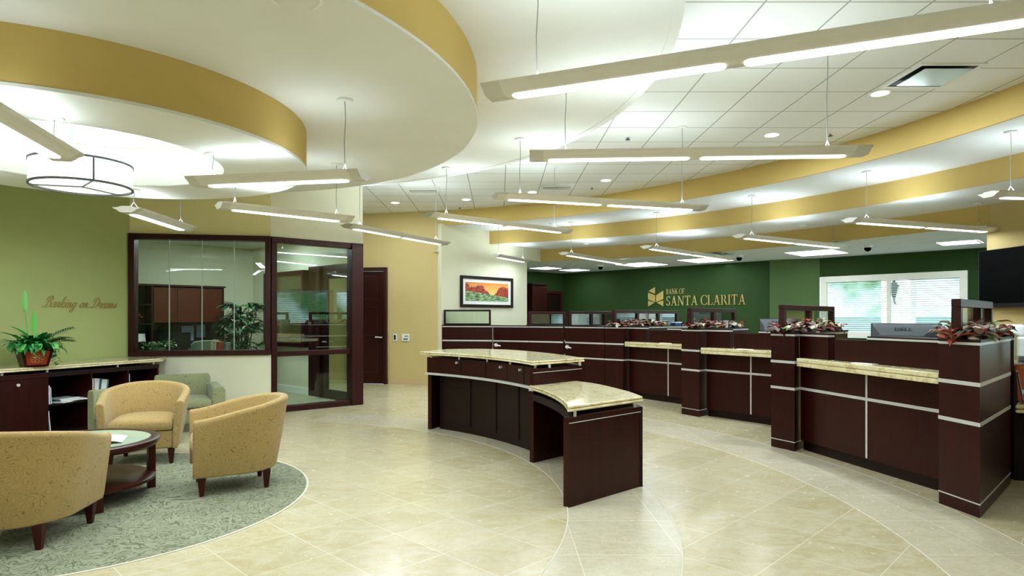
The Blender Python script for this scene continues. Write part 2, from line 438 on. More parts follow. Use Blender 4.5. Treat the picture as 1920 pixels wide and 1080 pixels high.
obj('window_frame', bar_frame(MB(), ow(1.55), ow(3.05), .86, 2.25, .07, .13, .04), 'frame_wood', w3, True)
obj('pane', pane(MB(), ow(1.62), ow(2.98), .93, 2.18, -.04), 'glass', w3, True, smooth=0)
d2 = thing('door_2', 'dark framed full-glass office door with lever handle, behind the corner glass', 'door', tuple(ow(.5)) + (0,)); d2['kind'] = 'structure'
obj('door_frame', bar_frame(MB(), ow(.02), ow(1.52), 0, 2.3, .09, .13, -.05), 'frame_wood', d2, True)
obj('mullion', MB().box(tuple(ow(1.05) + Vector((-.03, -.03))) + (1.15,), (.08, .12, 2.25), math.atan2(dn.y, dn.x)), 'frame_wood', d2, True)
lf = obj('door_leaf', bar_frame(MB(), ow(.1), ow(1.01), .02, 2.2, .14, .05, .02), 'mahogany_dark', d2, True)
obj('pane', pane(MB(), ow(.22), ow(.9), .15, 2.08, .02), 'glass_clear', d2, True, smooth=0)
obj('sidelight_pane', pane(MB(), ow(1.1), ow(1.45), .1, 2.2, -.02), 'glass_clear', d2, True, smooth=0)
hp = ow(.93) + Vector((-.06, -.06))
obj('handle', MB().tube([tuple(hp) + (.98,), tuple(hp - dn * .12) + (.98,)], .012).tube([tuple(hp) + (.98,), tuple(hp + Vector((.07, .07))) + (.98,)], .01), 'steel', lf, True)
mb = MB().prism([(-7.5, 10.25), (-5.2, 9.02), (-3.37, 9.33), (-2.38, 10.2), tuple(OD)], 2.78, 2.84); struct('ceiling_office', mb, 'white_ceiling')
mb = MB().prism([(-7.5, 10.2), (-5.25, 8.96), (-3.3, 9.3), (-2.3, 10.2), tuple(OD)], 0, .004); struct('floor_office', mb, 'carpet_office')

# corridor wall: a big arc around the lounge that runs on as the first ceiling fascia
RT = [(-60, 8.2), (40, 8.17), (60, 8.28), (76, 8.41), (92, 8.57), (125, 8.75)]
def rad1(a):
    for (a0, r0), (a1, r1) in zip(RT, RT[1:]):
        if a <= a1: t = max(0, (a - a0) / (a1 - a0)); t = t * t * (3 - 2 * t); return r0 + (r1 - r0) * t
    return RT[-1][1]
def arcwall(mb, r, a0, a1, z0, z1, th=.1, n=60):
    i = arc(CEN, r, a0, a1, n); o = arc(CEN, (lambda a: r(a) + th) if callable(r) else r + th, a0, a1, n)
    for k in range(n): mb.prism([i[k], i[k + 1], o[k + 1], o[k]], z0, z1)
    return mb
def plan(px, py_floor=None, r=rad1):
    """plan point where the image column px meets the corridor arc"""
    u = (px - PX) / F
    best = min(range(0, 4000), key=lambda k: abs((lambda a: (CEN[0] + r(a) * math.cos(math.radians(a))) - u * (CEN[1] + r(a) * math.sin(math.radians(a))))(30 + k * .022)))
    a = 30 + best * .022; return a
AW = math.degrees(math.atan2(12.95 - CEN[1], -1.17 - CEN[0]))
a_l, a_r = plan(668), plan(727)
struct('wall_back', arcwall(MB(), rad1, AW, a_r, 0, 3.6, .12, 24), 'wall_yellow')
struct('wall_back.001', arcwall(MB(), rad1, a_r, 118, 2.45, 3.6, .12, 24), 'wall_yellow')
struct('wall_back.002', arcwall(MB(), rad1, a_l + 1.2, 118, 0, 2.45, .12, 24), 'wall_yellow')
struct('baseboard_back', arcwall(MB(), lambda a: rad1(a) - .015, AW, a_r - .1, 0, .085, .015, 24), 'baseboard')
def rp(a, r): return (CEN[0] + r * math.cos(math.radians(a)), CEN[1] + r * math.sin(math.radians(a)))
# panelled door in it
da, db = Vector(rp(a_l + 1.2, rad1(a_l) - .02)), Vector(rp(a_r, rad1(a_r) - .02))
e = (db - da).normalized(); nrm = Vector((e.y, -e.x)); rz = math.atan2(e.y, e.x)
if nrm.dot(Vector((0, -1))) < 0: nrm = -nrm
d1 = thing('door_1', 'dark mahogany three-panel door with lever handle in yellow wall', 'door', tuple((da + db) / 2) + (0,)); d1['kind'] = 'structure'
mb = MB()
L = (db - da).length; mid = (da + db) / 2
mb.box(tuple(mid) + (2.41,), (L, .12, .08), rz)
for q in (da + e * .035, db - e * .035): mb.box(tuple(q) + (1.185,), (.07, .12, 2.37), rz)
obj('door_frame', mb, 'frame_wood', d1, True, bevel=.004)
leaf_ = obj('door_leaf', MB().box(tuple(mid - nrm * .02) + (1.185,), (L - .14, .045, 2.36), rz), 'mahogany', d1, True)
for z0, z1 in ((.22, .92), (1.0, 1.62), (1.76, 2.26)):
    mb = MB(); bar_frame(mb, mid - e * (L / 2 - .2) + nrm * .006, mid + e * (L / 2 - .2) + nrm * .006, z0, z1, .025, .02)
    obj('panel', mb, 'frame_wood', leaf_, True)
hp = db - e * .13 + nrm * .04
obj('handle', MB().tube([tuple(hp) + (.98,), tuple(hp - e * .12 + nrm * .02) + (.985,)], .013).lathe([(.032, -.01), (.032, .01)], tuple(hp) + (.98,), 12), 'steel', leaf_, True)

# cream picture wall: runs off at 45 degrees
PWA = Vector((-1.17, 12.95)); PWE = PWA + Vector((1.832, 1.832)); PWF = PWA + Vector((2.25, 2.25))
mb = MB(); wallseg(mb, PWA, PWE, 0, 2.738, .12, 1); wallseg(mb, PWA, PWF, 2.738, 3.32, .12, 1)
struct('wall_picture', mb, 'wall_cream')
# teller area walls (45 degrees)
T0, T1, T2, T3, T4 = (.2, 17.9), (1.97, 19.35), (6.4, 14.83), (7.27, 14.3), (9.29, 12.2)
def seg(name, a, b, z0, z1, mat, side=1, th=.12):
    mb = MB(); wallseg(mb, a, b, z0, z1, th, side); return struct(name, mb, mat)
seg('wall_teller_left', (-1.2, 16.6), T1, 0, 2.8, 'wall_teller')
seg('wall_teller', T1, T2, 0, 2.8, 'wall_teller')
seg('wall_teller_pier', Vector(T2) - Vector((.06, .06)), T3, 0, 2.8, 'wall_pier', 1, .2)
td = (Vector(T4) - Vector(T3)).normalized()
WL, WR = Vector(T3) + td * .03, Vector(atd(1815, 509, 12.23)[:2])
TE = Vector(T4) + td * 2.5
WZ0, WZ1 = .95, 2.31
mb = MB(); wallseg(mb, T3, tuple(TE), 0, WZ0, .15, 1); wallseg(mb, T3, tuple(TE), WZ1, 2.8, .15, 1); wallseg(mb, tuple(WR), tuple(TE), WZ0, WZ1, .15, 1)
struct('wall_teller_window', mb, 'wall_teller')
# TV wall = continuation of the third fascia
RT3, RT2 = 11.1, 9.55
mb = arcwall(MB(), RT3, 13, 22.6, 0, 3.05, .18, 12); arcwall(mb, RT3, -48, -10, 0, 3.05, .18, 24); arcwall(mb, RT3, -10, 13, 0, .9, .18, 12); arcwall(mb, RT3, -10, 13, 2.3, 3.05, .18, 12); arcwall(mb, RT3, 1, 2, .9, 2.3, .18, 2)
struct('wall_right', mb, 'wall_yellow')
SIDE = [(rp(-10, RT3 + .06), rp(1, RT3 + .06)), (rp(2, RT3 + .06), rp(13, RT3 + .06))]
pe = rp(-48, RT3)
mb = MB(); wallseg(mb, (pe[0], -4.2), pe, 0, 3.7, .15, -1); struct('wall_right.001', mb, 'wall_yellow')

# back of the hall (behind the viewer), with windows
BX0, BX1, BY = -8.2, pe[0], -4.2
win = [(-.3, 1.2), (1.8, 3.3)]
mb = MB(); mb.box(((BX0 + BX1) / 2, BY - .08, .4), (BX1 - BX0, .16, .8)); mb.box(((BX0 + BX1) / 2, BY - .08, 3.05), (BX1 - BX0, .16, 1.3))
xs = [BX0] + [x for w_ in win for x in w_] + [BX1]
for i in range(0, len(xs), 2): mb.box(((xs[i] + xs[i + 1]) / 2, BY - .08, 1.6), (xs[i + 1] - xs[i], .16, 1.6))
struct('wall_entrance', mb, 'wall_cream')
def blind(a, b, z0, z1, inset, step=.05, slat=.035, tilt=.35):
    mb = MB(); a, b = Vector(a), Vector(b); e = (b - a).normalized(); n = Vector((-e.y, e.x)); m = (a + b) / 2 + n * inset; rz = math.atan2(e.y, e.x)
    z = z0
    while z < z1:
        R_ = Matrix.Translation((m.x, m.y, z)) @ Matrix.Rotation(rz, 4, 'Z') @ Matrix.Rotation(tilt, 4, 'X')
        mb.box((0, 0, 0), ((b - a).length, slat, .0025), 0, R_); z += step
    return mb
for i, (x0, x1) in enumerate(win):
    w = thing('window_%d' % (5 + i), ['entrance-side window with horizontal blinds, behind the viewer', 'entrance-side window with horizontal blinds, nearest the right wall'][i], 'window', ((x0 + x1) / 2, BY, .8), 0, 'entrance windows'); w['kind'] = 'structure'
    obj('window_frame', bar_frame(MB(), (x0, BY), (x1, BY), .8, 2.4, .06, .1), 'frame_wood', w, True)
    obj('blind', blind((x0 + .06, BY), (x1 - .06, BY), .88, 2.3, .02, .06), 'white_plastic', w, True, smooth=0)

for i, (p_, q_) in enumerate(SIDE):
    w = thing('window_%d' % (8 + i), ['side window with blinds on the yellow wall, nearer the entrance', 'side window with blinds on the yellow wall, nearer the television'][i], 'window', ((p_[0] + q_[0]) / 2, (p_[1] + q_[1]) / 2, .9), 0, 'side windows'); w['kind'] = 'structure'
    obj('window_frame', bar_frame(MB(), p_, q_, .9, 2.3, .06, .1), 'white_trim', w, True)
    obj('blind', blind(Vector(p_).lerp(Vector(q_), .03), Vector(p_).lerp(Vector(q_), .97), .97, 2.24, .0, .06, .04, .3), 'white_plastic', w, True, smooth=0)

# ------------------------------------------------------------------ ceilings
Z3, Z2, Z1, ZT = 2.74, 3.02, 3.30, 3.60
ZD1, ZD2 = 2.952, 2.616
mb = MB().prism([(-9, -4.4), (13, -4.4), (13, 21), (-9, 21)], ZT, ZT + .06); struct('ceiling', mb, 'tiles', smooth=0)
struct('ceiling_cloud', MB().prism(arc(CEN, 4.45, 0, 357.5, 143), Z1, Z1 + .02), 'white_ceiling', smooth=0)
struct('ceiling_cloud_edge', MB().lathe([(4.45, Z1 - .005), (4.45, ZT), (4.38, ZT), (4.38, Z1 - .005)], CEN + (0,), 144, True), 'white_ceiling')
def disc(r, z, ztop, hole=None):
    if hole:
        mb = MB()
        mb.lathe([(hole, z), (r, z), (r, z + .02), (hole, z + .02)], CEN + (0,), 128, True); return mb
    return MB().prism(arc(CEN, r, 0, 357, 119), z, z + .02)
struct('ceiling_disc', disc(3.036, ZD1, Z1), 'white_ceiling', smooth=0)
struct('trim_2', MB().lathe([(3.032, ZD1 + .004), (3.032, Z1), (3.0, Z1), (3.0, ZD1 + .004)], CEN + (0,), 144, True), 'fascia')
struct('ceiling_disc.001', disc(1.654, ZD2, ZD1, 1.012), 'white_ceiling')
struct('trim_3', MB().lathe([(1.65, ZD2 + .004), (1.65, ZD1), (1.62, ZD1), (1.62, ZD2 + .004)], CEN + (0,), 128, True), 'fascia')
struct('ceiling_cove', MB().lathe([(1.0, ZD2 + .003), (1.0, ZD1), (1.03, ZD1), (1.03, ZD2 + .003)], CEN + (0,), 96, True).lathe([(.62, ZD1 - .07), (.62, ZD1), (.58, ZD1), (.58, ZD1 - .07)], CEN + (0,), 96, True), 'white_ceiling')
# stepped soffits around the teller line; they stop on the picture wall
def line_hit(r):
    a = (-20.26 + math.sqrt(max(0, 20.26 ** 2 - 8 * (69.73 - r * r)))) / 4
    return math.degrees(math.atan2(8.1 + a, 2.03 + a))
def soffit(r0, r1, a0, z, mat, name):
    n = 70; mb = MB(); A0 = AW if callable(r0) else line_hit(r0); A1 = line_hit(r1)
    i = arc(CEN, (lambda a: r0(a) + .02) if callable(r0) else r0 + .02, a0, A0, n); o = arc(CEN, r1 + .04, a0, A1, n)
    for k in range(n): mb.prism([i[k], i[k + 1], o[k + 1], o[k]], z, z + .03)
    return struct(name, mb, mat, smooth=0)
soffit(rad1, RT2, -58, Z1, 'soffit', 'ceiling_soffit')
soffit(RT2, RT3, -56, Z2, 'soffit', 'ceiling_soffit.001')
struct('trim_4', arcwall(MB(), rad1, -58, AW, Z1 - .003, ZT, .03, 80), 'fascia')
struct('trim_5', arcwall(MB(), RT2, -56, line_hit(RT2), Z2 - .003, Z1, .03, 80), 'fascia')
struct('trim_6', arcwall(MB(), RT3, 22, line_hit(RT3), Z3 - .003, Z2, .03, 60), 'fascia')
mb = MB(); n = 50
i_ = arc(CEN, RT3 + .02, 15, line_hit(RT3), n); o_ = arc(CEN, 19.5, 5, 84, n)
for k in range(n): mb.prism([i_[k], i_[k + 1], o_[k + 1], o_[k]], Z3, Z3 + .03)
mb.prism([(-1.3, 12.95), tuple(PWF), (4, 20), (-3, 20)], Z3 + .004, Z3 + .034)
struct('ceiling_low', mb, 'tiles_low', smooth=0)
# ceiling over the corridor stays at tile height; nothing more to build

# ------------------------------------------------------------------ teller window on the far wall
w4 = thing('window_4', 'wide white framed window with open horizontal blinds on the green wall', 'window', tuple((WL + WR) / 2) + (WZ0,)); w4['kind'] = 'structure'
mb = bar_frame(MB(), WL, WR, WZ0, WZ1, .13, .1, .0)
mid = WL.lerp(WR, .5); mb.box(tuple(mid) + ((WZ0 + WZ1) / 2,), (.07, .08, WZ1 - WZ0 - .2), math.atan2(td.y, td.x))
obj('window_frame', mb, 'white_trim', w4, True, bevel=.005)
for a, b in ((.045, .49), (.51, .955)):
    obj('pane', pane(MB(), WL.lerp(WR, a), WL.lerp(WR, b), WZ0 + .13, WZ1 - .13, .1), 'glass_clear', w4, True, smooth=0)
    obj('blind', blind(WL.lerp(WR, a), WL.lerp(WR, b), WZ0 + .14, WZ1 - .14, .05, .045, .032, .55), 'white_plastic', w4, True, smooth=0)
# the arcade outside it
tn = Vector((-td.y, td.x))
for k, (t, wd) in enumerate(((.33, .62), (1.02, .62))):
    q = WL.lerp(WR, t) + tn * 2.6
    o = obj('porch_column', MB().box(tuple(q) + (1.7,), (wd, .5, 3.4), math.atan2(td.y, td.x)).box(tuple(q) + (.25,), (wd + .12, .62, .5), math.atan2(td.y, td.x)), 'white_trim', bevel=.01); o['kind'] = 'structure'
    q2 = q - tn * .40
    ln = thing('porch_lantern', ['dark wall lantern on the porch column, left half of the far window', 'dark wall lantern on the porch column at the right edge of the far window'][k], 'lantern', tuple(q2) + (2.0,))
    obj('cage', MB().lathe([(.03, -.16), (.05, -.12), (.09, .1), (.1, .12)], tuple(q2) + (2.02,), 6), 'dark_plastic', ln, True)
    obj('cap', MB().lathe([(.13, .12), (.07, .2), (.015, .27), (.01, .3)], tuple(q2) + (2.02,), 6), 'dark_plastic', ln, True)
    obj('bracket', MB().tube([tuple(q2) + (1.86,), tuple(q2 + tn * .04) + (1.75,), tuple(q2 + tn * .15) + (1.72,)], .02), 'dark_plastic', ln, True)
q = (WL + WR) / 2 + tn * 5.5
o = obj('exterior_wall', MB().box(tuple(q) + (.7,), (9, .2, 1.4), math.atan2(td.y, td.x)), plain('exterior_wall', '#9fc4cc', .6)); o['kind'] = 'structure'
mb = MB().box(tuple(q - tn * 2) + (-.02,), (16, 9, .1), math.atan2(td.y, td.x)); o = obj('exterior_ground', mb, plain('exterior_ground', '#c9d6d2', .7)); o['kind'] = 'structure'

# ------------------------------------------------------------------ pendant lights
def ceil_z(x, y):
    r = math.hypot(x - CEN[0], y - CEN[1])
    a = math.degrees(math.atan2(y - CEN[1], x - CEN[0]))
    if r < 1.0: return ZD1
    if r < 1.65: return ZD2
    if r < 3.03: return ZD1
    if r < 4.45: return Z1
    if r < rad1(a): return ZT
    if r < RT2: return Z1
    if r < RT3: return Z2
    return Z3
POW = 1.0
PROF = [(-.125, .052), (-.112, .034), (-.095, .030), (-.072, .012), (-.05, 0), (.05, 0), (.072, .012), (.095, .030), (.112, .034), (.125, .052), (.108, .046), (.07, .05), (.045, .06), (-.045, .06), (-.07, .05), (-.108, .046)]
def pendant(a, b, z, nseg, label, down=1., up=1., cords=(.11, .89)):
    a, b = Vector(a[:2]), Vector(b[:2]); d = (b - a); L = d.length; e = d.normalized(); m = (a + b) / 2
    rz = math.atan2(e.y, e.x)
    t = thing('pendant_light', label, 'ceiling light', (m.x, m.y, z), rz, 'linear pendant lights')
    h = L / 2; cap = min(.11, L * .06)
    sw = lambda x0, x1: MB().sweep((x0, 0, 0), (x1, 0, 0), PROF)
    obj('housing', sw(-h + cap, h - cap), 'alu', t, smooth=30)
    for s in (-1, 1): obj('end_cap', sw(s * h, s * (h - cap)), 'alu_dark', t, smooth=30)
    gap = .085; x0 = -h + cap + .04; seg_ = (2 * (h - cap - .04) - gap * (nseg - 1)) / nseg
    for k in range(nseg):
        s0 = x0 + k * (seg_ + gap); s1 = s0 + seg_
        pts = [(s1 - .03, -.042), (s1 - .012, -.034), (s1, -.014), (s1, .014), (s1 - .012, .034), (s1 - .03, .042), (s0 + .03, .042), (s0 + .012, .034), (s0, .014), (s0, -.014), (s0 + .012, -.034), (s0 + .03, -.042)]
        obj('diffuser', MB().prism(pts, -.006, .004), 'lens', t, smooth=0)
    lamp('down_lamp', (0, 0, -.012), (0, 0, 0), (L * .85, .09), 5.4 * L * down * POW, parent=t)
    lamp('up_lamp', (-L * .2 if z == 2.62 else 0, 0, .075), (PI, 0, 0), (L * (.4 if z == 2.62 else .85), .12), (2.6 if z == 2.62 else 3.8) * L * up * POW, parent=t)
    for c in cords:
        x = -h + L * c; wp = m + e * x; top = ceil_z(wp.x, wp.y) - z
        cb = obj('cord', MB().tube([(x, 0, top), (x + .006, 0, top * .7 + .03), (x - .004, 0, top * .4 + .05), (x, 0, .12)], .0035, 6), 'cable', t)
        obj('yoke', MB().tube([(x, -.05, .05), (x, 0, .12), (x, .05, .05)], .004, 6), 'white_metal', t)
        obj('canopy', MB().lathe([(.052, top - .014), (.058, top - .003), (.058, top)], (x, 0, 0), 16), 'white_metal', t)
    return t
ZO, ZI = 2.645, 2.375
PL = [
 ((-.055, 3.61), (2.38, 2.60), ZO, 2, 'long linear pendant light nearest the camera, running off the upper right of the photo'),
 (at(993, 301, ZO), at(1622, 292, ZO), ZO, 2, 'linear pendant light hanging level above the curved standing desk, second from the camera'),
 (at(928, 373, ZO), at(1318, 395, ZO), ZO, 2, 'linear pendant light just below the level one, with an air vent behind its left half'),
 (at(803, 407, ZO), at(1064, 438, ZO), ZO, 2, 'linear pendant light above the framed landscape picture'),
 (at(650, 427, ZO), at(834, 460, ZO), ZO, 2, 'linear pendant light in front of the dark panelled corridor door'),
 (at(410, 391, ZI), at(655, 417, ZI), ZI, 1, 'linear pendant light in front of the cream wall over the office window corner'),
 (at(366, 350, ZI), at(683, 337, ZI), ZI, 1, 'linear pendant light under the round ceiling discs, right of the drum lamp'),
 (at(236, 398, ZI), at(349, 434, ZI), ZI, 1, 'short-looking linear pendant light right behind the drum lamp, over the office window'),
 ((-2.49, 2.95), (-2.73, 3.95), ZI, 1, 'linear pendant light in front of the drum lamp, cut by the left edge'),
 ((-5.3, 4.93), (-4.16, 5.16), ZI, 1, 'linear pendant light at far left whose pale end shows by the green wall'),
 ((-.08, 13.0), (.62, 14.35), ZO, 1, 'smallest linear pendant light, beside the landscape picture'),
 (at(1057, 478, 2.62), at(1170, 496, 2.62), 2.62, 2, 'linear pendant light over the teller swing gates, left of the gold wall sign'),
 (at(1211, 466, 2.62), at(1366, 488, 2.62), 2.62, 2, 'linear pendant light over the third teller bay, above the gold wall sign'),
 (at(1385, 446, 2.62), at(1580, 466, 2.62), 2.62, 2, 'linear pendant light over the middle teller bay, above the green pier'),
 (at(1592, 417, 2.62), at(1861, 436, 2.62), 2.62, 2, 'linear pendant light over the nearest teller bay, above the white framed window'),
 ((4.98, 6.42), (7.3, 6.75), 2.62, 2, 'linear pendant light above the television, cut by the right edge'),
]
for a, b, z, n, lab in PL:
    k = 2.3 if z == ZI else 1.
    pendant(a, b, z, n, lab, k, 1 if k == 1 else .45)
# unseen pendants added behind the viewer, on the same spokes, as fill light
for ang in (-48, -72, -96, -120):
    pendant(rp(ang, 3.4), rp(ang, 5.6), ZO, 2, 'unseen linear pendant light added for fill behind the viewer', 1.2, 1.2)
for ang in (-38, -62):
    pendant(rp(ang, 8.6), rp(ang, 10.4), 2.62, 2, 'unseen linear pendant light added for fill behind the viewer', 1.2, 1.2)

# drum pendant in the middle of the lounge
DZ0, DR, DH = 2.40, .338, .178
dr = thing('drum_pendant', 'round white drum pendant lamp under the ceiling discs', 'ceiling light', CEN + (DZ0,))
obj('drum_shade', MB().lathe([(DR, 0), (DR, DH), (DR - .007, DH), (DR - .007, 0)], n=64, closed=True), emit('drum_glow', '#fffdf2', 2.2), dr)
obj('bottom_diffuser', MB().lathe([(DR - .01, .012), (DR - .01, .02)], n=64), emit('drum_bottom', '#fffdf2', 1.8), dr, smooth=0)
for z in (0, DH - .004): obj('metal_band', MB().lathe([(DR + .007, z - .006), (DR + .007, z + .009), (DR - .009, z + .009), (DR - .009, z - .006)], n=64, closed=True), 'grey_plastic', dr)
for k in range(3):
    a = -.78 + k * 2 * PI / 3; c_, s_ = math.cos(a), math.sin(a)
    obj('metal_rib', MB().box((c_ * (DR + .004), s_ * (DR + .004), DH / 2), (.01, .012, DH), a).box((c_ * DR / 2, s_ * DR / 2, .002), (DR, .01, .01), a), 'grey_plastic', dr, smooth=0)
for k in range(4):
    a = .3 + k * PI / 2
    obj('rod', MB().tube([(.25 * math.cos(a), .25 * math.sin(a), DH), (.25 * math.cos(a), .25 * math.sin(a), ZD1 - DZ0)], .005), 'cable', dr)
obj('canopy', MB().lathe([(.30, ZD1 - DZ0 - .03), (.33, ZD1 - DZ0)], n=48), 'white_metal', dr)
lamp('drum_up', (0, 0, DH + .02), (PI, 0, 0), (.6, .6), 26, shape='DISK', parent=dr)
lamp('drum_down', (0, 0, -.012), (0, 0, 0), (.62, .62), 7, shape='DISK', parent=dr)

# recessed lights, vents, sprinklers, cameras
for k, (px, py) in enumerate([(1650, 175), (1447, 253), (1136, 338), (998, 360), (874, 374), (741, 380)]):
    p = at(px, py, ZT)
    lab = ['round recessed downlight beside the large square ceiling vent', 'round recessed downlight between two sprinkler heads above the level pendant', 'round recessed downlight right of the slotted ceiling vent',
           'round recessed downlight left of the slotted ceiling vent', 'round recessed downlight above the picture-wall pendant', 'round recessed downlight furthest left on the tiled ceiling, near the office wall'][k]
    t = thing('downlight', lab, 'ceiling light', p, 0, 'recessed downlights')
    obj('trim_ring', MB().lathe([(.075, -.004), (.1, -.004), (.1, 0), (.075, 0)], n=32, closed=True), 'white_metal', t)
    obj('bulb', MB().lathe([(.078, -.006), (.078, -.001)], n=32), 'bulb', t, smooth=0)
    lamp('spot', (0, 0, -.02), (0, 0, 0), (.14, .14), (34, 34, 16, 12, 9, 9)[k], shape='DISK', parent=t)
def troffer(px, py, lab, sx=.6, sy=.6, rz=PI / 4, z=Z3):
    p = at(px, py, z); t = thing('ceiling_panel_light', lab, 'ceiling light', p, rz, 'recessed panel lights over the tellers')
    obj('frame', bar_frame(MB(), (-sx / 2, -sy / 2 + .02), (sx / 2, -sy / 2 + .02), -.01, .0, .004, .03), 'white_metal', t)
    obj('diffuser', MB().box((0, 0, -.004), (sx, sy, .006)), 'troffer', t, smooth=0)
    lamp('panel_lamp', (0, 0, -.012), (0, 0, 0), (sx, sy), 8, parent=t)
for px, py, lab, sx in [(1800, 455, 'square recessed panel light next to the television wall', .6), (1531, 474, 'square recessed panel light beyond the middle teller pendant', 1.0), (1323, 488, 'square recessed panel light above the right half of the gold sign', 1.0),
                        (1203, 496, 'square recessed panel light left of the gold sign', 1.0), (1077, 506.5, 'square recessed panel light second from the dark doorway', .62), (1023, 503, 'square recessed panel light near the picture wall corner', .62)]:
    troffer(px, py, lab, sx, .9 if sx > .7 else .6)
v = thing('square_air_diffuser', 'large square ceiling air vent with a shiny centre plate', 'vent', (3.935, 5.745, ZT)); hs = .292
obj('frame', MB().box((0, -hs + .02, -.006), (2 * hs, .04, .012)).box((0, hs - .02, -.006), (2 * hs, .04, .012)).box((-hs + .02, 0, -.006), (.04, 2 * hs - .08, .012)).box((hs - .02, 0, -.006), (.04, 2 * hs - .08, .012)), 'white_metal', v)
obj('throat', MB().box((0, 0, -.003), (2 * hs - .08, 2 * hs - .08, .004)), 'black', v)
obj('centre_plate', MB().box((.0, -.03, -.03), (.42, .40, .006)), 'mirror', v)
for px, py, lab in ((1045, 349, 'white slotted ceiling vent between two downlights'), (792, 355, 'white slotted ceiling vent at the edge of the round ceiling cloud')):
    p = at(px, py, ZT); v = thing('slotted_vent', lab, 'vent', p)
    obj('plate', MB().box((0, 0, -.005), (.56, .5, .01)), 'white_metal', v)
    obj('slot', MB().box((0, .08, -.012), (.46, .2, .006)), 'black', v)
    obj('blade', MB().box((0, -.04, -.015), (.46, .1, .006)).box((0, .1, -.018), (.46, .05, .006)), 'white_metal', v)
for px, py, lab in ((1177, 257, 'small sprinkler head above the level pendant, left one'), (1557, 250, 'small sprinkler head near the first yellow ceiling band'), (1110, 351, 'small sprinkler head beside the slotted vent'), (862, 388, 'small sprinkler head above the corridor yellow wall')):
    p = at(px, py, ZT); t = thing('sprinkler', lab, 'sprinkler', p, 0, 'ceiling sprinklers')
    obj('escutcheon', MB().lathe([(.03, -.012), (.045, 0)], n=16), 'white_metal', t)
    obj('head', MB().tube([(0, 0, 0), (0, 0, -.03)], .012).lathe([(.028, -.036), (.028, -.03)], n=12), 'grey_plastic', t)
for px, py, lab in ((1126, 497, 'dome security camera left of the gold sign'), (1386, 479, 'dome security camera over the gold sign'), (1627, 460, 'dome security camera over the white framed window')):
    p = at(px, py, Z3); t = thing('dome_camera', lab, 'security camera', (p[0], p[1], p[2] + .006), 0, 'dome security cameras')
    obj('base', MB().lathe([(.075, -.05), (.08, -.02), (.08, 0)], n=24), 'white_plastic', t)
    obj('dome', MB().lathe([(.005, -.125), (.035, -.115), (.055, -.09), (.062, -.05)], n=24), 'black_gloss', t)
t = thing('dome_fixture', 'pale grey dome-shaped ceiling fixture at the top edge of the photo', 'ceiling fixture', (-.985, 3.06, ZD1 + .006))
obj('dome', MB().lathe([(.01, -.055), (.05, -.05), (.095, -.032), (.125, 0)], n=40), 'alu', t, smooth=60)
obj('base', MB().lathe([(.13, -.012), (.135, 0)], n=40), 'white_metal', t)

# ------------------------------------------------------------------ teller line
def off(poly, d):
    """grow a convex plan polygon outward by d"""
    n = len(poly); out = []; P = [Vector(p) for p in poly]
    area = sum(P[i].x * P[(i + 1) % n].y - P[(i + 1) % n].x * P[i].y for i in range(n)); sg = 1 if area > 0 else -1
    for i in range(n):
        a, b, c = P[i - 1], P[i], P[(i + 1) % n]
        e1 = (b - a).normalized(); e2 = (c - b).normalized()
        n1 = Vector((e1.y, -e1.x)) * sg; n2 = Vector((e2.y, -e2.x)) * sg
        m = (n1 + n2).normalized(); out.append(tuple(b + m * (d / max(.3, m.dot(n1)))))
    return out
BANDS = [(1.203, 1.222), (.914, .942), (.636, .663), (.090, .098)]
def partition(L, R, d, ln, label, posts, frame_z=1.535, gl='glass_strong'):
    L, R, d = Vector(L), Vector(R), Vector(d).normalized()
    poly = [tuple(L), tuple(R), tuple(R + d * ln), tuple(L + d * ln)]
    c = (L + R) / 2
    t = thing('teller_partition', label, 'partition', (c.x, c.y, 0), 0, 'teller partitions')
    obj('body', MB().prism(poly, .0, 1.226), 'mahogany', t, True, smooth=0)
    obj('cap', MB().prism(off(poly, .008), 1.226, 1.243), 'mahogany_dark', t, True, smooth=0)
    for z0, z1 in BANDS: obj('steel_band', MB().prism(off(poly, .004), z0, z1), 'steel', t, True, smooth=0)
    if posts:
        o = lerp(L, R, .42); o = Vector(o) + d * .03; rz = math.atan2(d.y, d.x)
        fr = MB(); s0, s1 = posts[0], posts[-1]
        m = o + d * ((s0 + s1) / 2); fr.box(tuple(m) + (frame_z - .03,), (s1 - s0 + .07, .06, .06), rz)
        for s in posts:
            q = o + d * s; fr.box(tuple(q) + ((1.243 + frame_z - .06) / 2,), (.07, .06, frame_z - .06 - 1.243), rz)
        f = obj('screen_frame', fr, 'frame_wood', t, True, bevel=.004)
        for a, b in zip(posts, posts[1:]):
            obj('glass_pane', pane(MB(), o + d * (a + .035), o + d * (b - .035), 1.243, frame_z - .06), gl, f, True, smooth=0)
    return t
PT = [((3.32, 4.763), (3.35, 4.397), (.72, .69), 1.32, [.03, .78, 1.26], 'dark wood teller partition nearest the camera, at the right end of the counter line'),
      ((2.956, 6.85), (3.085, 6.585), (.7071, .7071), 1.75, [.02, .8, 1.58], 'dark wood teller partition between the nearest and the middle teller bays'),
      ((2.653, 9.158), (2.815, 8.864), (.7071, .7071), 1.6, [.02, .72, 1.42], 'dark wood teller partition between the middle and the third teller bays'),
      ((1.90, 11.29), (2.18, 11.05), (.7071, .7071), 2.4, [.02, .75, 1.48, 2.2], 'dark wood teller partition beside the swing gates')]
for L, R, d, ln, posts, lab in PT: partition(L, R, d, ln, lab, posts, gl='glass_clear' if L[1] < 10 else 'glass_strong')
partition((1.32, 12.78), (1.52, 12.58), (.7071, .7071), 1.7, 'dark wood partition behind the second swing gate, with a glass screen on top', [.0, .72, 1.2, 1.62], 1.53)
